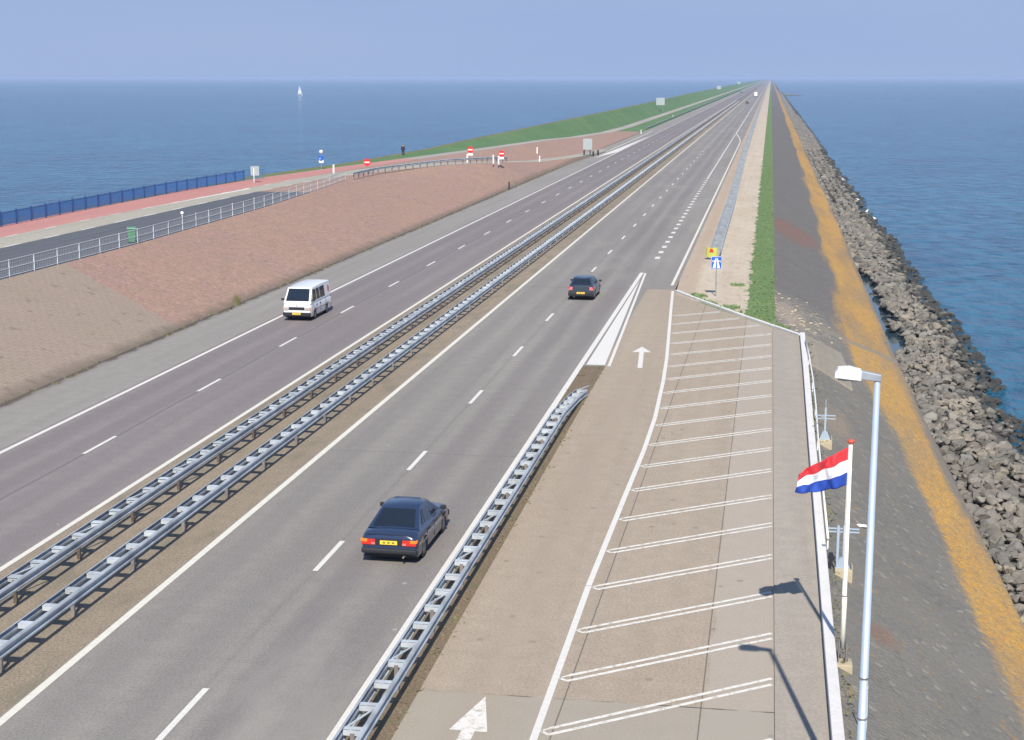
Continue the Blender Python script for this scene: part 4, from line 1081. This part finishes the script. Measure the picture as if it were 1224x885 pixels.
for k in range(11):
    s=k/10; w=1.5*math.sin(math.pi*min(1,.25+s*.75))**.8+.02; y=-4+8*s
    rings.append([(-w,y,1.0+.3*s),(-w*.7,y,.2),(0,y,-.4),(w*.7,y,.2),(w,y,1.0+.3*s)])
m.loft(rings,closed=True); m.build('hull',M['white'],root)
m=MB(); m.tube([(0,.8,.8),(0,.8,12.2)],[.1,.05],8); m.build('mast',M['steel_l'],root)
def sail(name,pts,bulge):
    a,b,c=[Vector(p) for p in pts]; N=10; m=MB(); idx={}
    for i in range(N+1):
        for j in range(N+1-i):
            u=i/N;v=j/N; p=a*(1-u-v)+b*u+c*v; p=p+Vector((bulge*u*v*4*(1-u-v)*3+bulge*.3*(1-u-v)*(u+v),0,0)); idx[(i,j)]=len(m.v); m.v.append(tuple(p))
    for i in range(N):
        for j in range(N-i):
            m.f.append((idx[i,j],idx[i+1,j],idx[i,j+1])); m.m.append(0)
            if j<N-i-1: m.f.append((idx[i+1,j],idx[i+1,j+1],idx[i,j+1])); m.m.append(0)
    o=m.build(name,M['white_flag'],root,smooth=True); sd=o.modifiers.new('thick','SOLIDIFY'); sd.thickness=.03
sail('mainsail',[(0,.7,1.8),(0,.7,12),(0,-3.6,1.8)],.6); sail('jib',[(0,3.8,1.4),(0,1.0,10.5),(0,.9,1.8)],.5)
m=MB(); m.tube([(0,.7,1.7),(0,-3.8,1.7)],.07,6); m.build('boom',M['steel_l'],root)

# ------------------------------------------------------------------ rocks
rng=random.Random(11)
def rockmesh(seed):
    r=random.Random(seed)
    import bmesh
    bm=bmesh.new(); bmesh.ops.create_icosphere(bm,subdivisions=2,radius=1)
    cuts=[(Vector((r.gauss(0,1),r.gauss(0,1),r.gauss(0,1))).normalized(),r.uniform(.48,.85)) for _ in range(9)]
    for v in bm.verts:
        for n,d in cuts:
            k=v.co.dot(n)
            if k>d: v.co-=n*(k-d)
        v.co+=Vector((r.uniform(-1,1),r.uniform(-1,1),r.uniform(-1,1)))*.035
    me=bpy.data.meshes.new('rock'); bm.to_mesh(me); bm.free(); me.materials.append(M['rock']); return me
RM=[rockmesh(i) for i in range(14)]
place=[]
def water_x(y): return 13.9+.8*mnoise.noise(Vector((y*.045,0,2)))+ (1.6 if 68<y<78 else 0) - (1.2 if 79<y<84 else 0) - (.9 if 90<y<97 else 0)
y=41.0
while y<420:
    sp=.56 if y<120 else (.78 if y<220 else 1.15)
    wx=water_x(y)
    x=toeR(y)[0]+.35
    pool=(106<y<166)
    gap=0
    if pool: gap=(1.45 if y<128 else 1.15)*(1+.5*mnoise.noise(Vector((y*.22,1,1))))*min(1,(y-106)/5,(158-y)/8); x+=max(0,gap)
    if pool and abs(y-121)<2: x-=.6
    while x<wx+.9:
        f=(x-8.9)/(wx-8.9)
        base=-4.45-.1*f if f<.5 else -4.5-.50*(f-.5)/.5
        bump=.22*mnoise.noise(Vector((x*.7,y*.35,4)))+.12*mnoise.noise(Vector((x*1.9,y*1.3,1)))
        s=rng.uniform(.20,.45)*(1.0 if y<120 else 1.25)*(1.15 if rng.random()<.15 else 1)
        place.append((x+rng.uniform(-.25,.25),y+rng.uniform(-.35,.35),base+bump+rng.uniform(-.12,.15),s,f))
        if rng.random()<.28: place.append((x+rng.uniform(-.4,.4),y+rng.uniform(-.4,.4),base+bump+.25,s*.5,f))
        x+=sp*rng.uniform(.8,1.2)
    if rng.random()<.5 and y<200: place.append((wx+rng.uniform(.5,1.3),y,-5.12,rng.uniform(.25,.4),1.0))
    y+=sp*.95
def xf(p):
    x,y,z,s,f=p
    return Matrix.Translation((x,y,z))@Matrix.Rotation(rng.uniform(0,6.28),4,'Z')@Matrix.Rotation(rng.uniform(-.5,.5),4,'X')@Matrix.Rotation(rng.uniform(-.5,.5),4,'Y')@Matrix.Diagonal((s*rng.uniform(.85,1.35),s*rng.uniform(.8,1.1),s*rng.uniform(.55,.85),1))
cam_pos=Vector((0,0,14.14))
def infr(p): return p[1]>46 and (p[0]-p[1]*.1655-.3)<(p[1]*.155+2)
place.sort(key=lambda p:(0 if p[0]<.1425*p[1]+3.6 else 1, p[1]))
near=[p for p in place if p[0]<(p[1]*.165+2.2)][:300]
nset=set(id(p) for p in near)
for p in near:
    o=bpy.data.objects.new('rock',rng.choice(RM)); col.objects.link(o); o.matrix_world=xf(p)
    if p[4]>.86: tag(o,'dark wet angular rock at the waterline below the dry rocks','rock','dark wet rocks at the waterline')
    else: tag(o,'dry pale grey-brown angular rock piled on the berm beside the orange-stained slope','rock','dry pale rocks on the berm')
m=MB()
for p in place:
    if id(p) in nset: continue
    me=rng.choice(RM); X=xf(p); n=len(m.v)
    m.v+=[tuple(X@v.co) for v in me.vertices]
    for q in me.polygons: m.f.append(tuple(i+n for i in q.vertices)); m.m.append(0)
y=420.
low=[]
while y<2200:
    sp=1.7 if y<800 else 3.2
    x=9.5
    while x<15.2:
        f=(x-8.9)/6.0; s=sp*rng.uniform(.45,.62)
        n=len(m.v); c=Vector((x+rng.uniform(-.4,.4),y+rng.uniform(-.5,.5),-4.45-.3*f-(.6 if f>.85 else 0)))
        pts=[c+Vector((math.cos(a)*s*rng.uniform(.8,1.2),math.sin(a)*s*rng.uniform(.8,1.2)*1.4,-.4)) for a in (0,1.25,2.5,3.75,5)]
        tp=[c+Vector((math.cos(a)*s*.6,math.sin(a)*s*.8,rng.uniform(.15,.5))) for a in (0,1.25,2.5,3.75,5)]
        m.v+=[tuple(v) for v in pts+tp]; m.f+=[(n+i,n+(i+1)%5,n+5+(i+1)%5,n+5+i) for i in range(5)]+[tuple(n+5+i for i in range(5))]; m.m+=[0]*6
        x+=sp*.75
    y+=sp*1.4
o=m.build('rock_riprap',M['rock']); tag(o,'mass of far grey rocks lining the shore towards the horizon','rocks',kind='stuff')

# ------------------------------------------------------------------ small vegetation and rubble
m=MB()
def tuft(x,y,z,n,h,sp):
    for _ in range(n):
        a=rng.uniform(0,6.28); r=rng.uniform(0,sp); bx=x+r*math.cos(a); by=y+r*math.sin(a); hh=h*rng.uniform(.5,1.2); w=.035*rng.uniform(.7,1.5)
        dx,dy=rng.uniform(-.1,.1),rng.uniform(-.1,.1)
        m.add([(bx-w,by,z),(bx+w,by,z),(bx+dx,by+dy,z+hh)],[(0,1,2)])
for _ in range(1100):
    y=88+(rng.random()**1.6)*170; s=S(y)[0] if y>88.2 else 0
    x=rng.uniform(s-.15,.7)
    if x<K2(y)[0]+.1: continue
    tuft(x,y,0,5,.05,.2)
for k in range(60):
    y=rng.uniform(88,101); kx=K(y)[0]; tuft(kx+.2+rng.uniform(0,.5),y+.2,0,10,.22,.2)
for x,y in [(-4.3,101.4),(-4.0,101.2),(-4.6,101.8),(-1.7,96.3),(-2.0,96.5),(-1.9,107),(-2.1,107.1),(-1.6,107)]: tuft(x,y,0,40,.22,.3)
o=m.build('grass_tufts',M['blade']); tag(o,'short grass tufts along the green verge beside the sand','grass',kind='stuff')
m=MB()
for _ in range(240):
    y=rng.uniform(40,300); tuft(-33.0+rng.gauss(0,.25),y,0,5,.12,.2)
for _ in range(60): y=rng.uniform(60,82); tuft(rng.uniform(-40,-34),y,slz(1,1)*0+3*( -33.1-rng.uniform(-40,-34))/9.2*0+0.02,0,.1,.2)
for _ in range(200):
    y=rng.uniform(28,75); tuft(-8.2+rng.choice((-.45,.4))+rng.gauss(0,.08),y,0,2,.05,.2)
for _ in range(240):
    y=rng.uniform(30,85); tuft(K(y)[0]+.34+abs(rng.gauss(0,.12)),y,-.1,2,.07,.15)
tuft(-32.9,92.5,0,60,.7,.3)
o=m.build('weeds',M['weed']); tag(o,'sparse dark weeds along gutters, kerb and dirt island','weeds',kind='stuff')
m=MB()
for _ in range(70):
    x=abs(rng.gauss(1.6,1.1))+.7; y=rng.gauss(97,5)
    if y<92 and x<4.7: continue
    z=slz(x,y); s=rng.uniform(.05,.16)
    me=rng.choice(RM); n=len(m.v); X=Matrix.Translation((x,y,z+s*.2))@Matrix.Rotation(rng.uniform(0,6),4,'Z')@Matrix.Diagonal((s*1.2,s,s*.4,1))
    m.v+=[tuple(X@v.co) for v in me.vertices]
    for q in me.polygons: m.f.append(tuple(i+n for i in q.vertices)); m.m.append(0)
o=m.build('rubble',M['blockc']); tag(o,'loose pale stone chips on the slope beside the kerb corner','rubble',kind='stuff')

# ------------------------------------------------------------------ haze, sky, sun, camera
m=MB(); m.box((0,14200,4.0),(62000,33600,28)); 
hz=m.build('haze',None if False else M['white']); hz['kind']='stuff'
hm=bpy.data.materials.new('haze_air'); hm.use_nodes=True; nt=hm.node_tree
for n in list(nt.nodes):
    if n.type=='BSDF_PRINCIPLED': nt.nodes.remove(n)
pv=nt.nodes.new('ShaderNodeVolumePrincipled'); pv.inputs['Color'].default_value=(.40,.53,.79,1); pv.inputs['Density'].default_value=1.3e-4; pv.inputs['Anisotropy'].default_value=-.2
nt.links.new(pv.outputs[0],[n for n in nt.nodes if n.type=='OUTPUT_MATERIAL'][0].inputs['Volume'])
hz.data.materials.clear(); hz.data.materials.append(hm)

EL,AZ=42.8,10.0      # sun behind the camera, a little to the right
w=bpy.data.worlds.new('World'); scene.world=w; w.use_nodes=True; nt=w.node_tree
sky=nt.nodes.new('ShaderNodeTexSky'); sky.sky_type='NISHITA'; sky.sun_disc=False; sky.sun_elevation=R(EL)
# direction towards the sun: (sin AZ, -cos AZ); sun_rotation is measured from +Y clockwise seen from above
sky.sun_rotation=R(180-AZ); sky.air_density=1.0; sky.dust_density=.3; sky.ozone_density=6.0; sky.altitude=0
bg=nt.nodes['Background']; bg.inputs[1].default_value=.10
# hazy lavender-blue air low over the sea, clearing into the blue sky higher up
tc=nt.nodes.new('ShaderNodeTexCoord'); sp_=nt.nodes.new('ShaderNodeSeparateXYZ'); nt.links.new(tc.outputs['Generated'],sp_.inputs[0])
mr=nt.nodes.new('ShaderNodeMapRange'); mr.interpolation_type='SMOOTHSTEP'; nt.links.new(sp_.outputs[2],mr.inputs[0])
for i_,v_ in enumerate((.06,.55,1,.12)): mr.inputs[i_+1].default_value=v_
nz=nt.nodes.new('ShaderNodeTexNoise'); nz.inputs['Scale'].default_value=3; nz.inputs['Detail'].default_value=4
mp=nt.nodes.new('ShaderNodeMapping'); mp.inputs['Scale'].default_value=(1,1,8); nt.links.new(tc.outputs['Generated'],mp.inputs[0]); nt.links.new(mp.outputs[0],nz.inputs[0])
mr3=nt.nodes.new('ShaderNodeMapRange'); nt.links.new(nz.outputs[0],mr3.inputs[0])
for i_,v_ in enumerate((.3,.7,0,1)): mr3.inputs[i_+1].default_value=v_
hc=nt.nodes.new('ShaderNodeMix'); hc.data_type='RGBA'; nt.links.new(mr3.outputs[0],hc.inputs[0])
hc.inputs[6].default_value=(2.22,2.98,4.70,1); hc.inputs[7].default_value=(2.40,3.10,4.75,1)
mx=nt.nodes.new('ShaderNodeMix'); mx.data_type='RGBA'; nt.links.new(mr.outputs[0],mx.inputs[0]); nt.links.new(sky.outputs[0],mx.inputs[6]); nt.links.new(hc.outputs[2],mx.inputs[7])
nt.links.new(mx.outputs[2],bg.inputs[0])
sl=bpy.data.lights.new('sun','SUN'); sl.energy=4.2; sl.angle=R(.5); sl.color=(1,.94,.84)
so=bpy.data.objects.new('sun',sl); col.objects.link(so)
d=Vector((-math.sin(R(AZ))*math.cos(R(EL)),math.cos(R(AZ))*math.cos(R(EL)),-math.sin(R(EL))))
so.rotation_euler=d.to_track_quat('-Z','Y').to_euler(); so.location=(20,-60,80)

cd=bpy.data.cameras.new('camera'); cam=bpy.data.objects.new('camera',cd); col.objects.link(cam); scene.camera=cam
cd.sensor_fit='HORIZONTAL'; cd.sensor_width=36; cd.lens=36*1845.6/1224; cd.clip_start=.1; cd.clip_end=120000
cam.location=(0,0,14.14)
cam.rotation_euler=(R(90-10.723),0,R(9.371))
vs=scene.view_settings; vs.view_transform='Standard'; vs.look='None'; vs.gamma=1; vs.use_curve_mapping=False; vs.exposure=.6
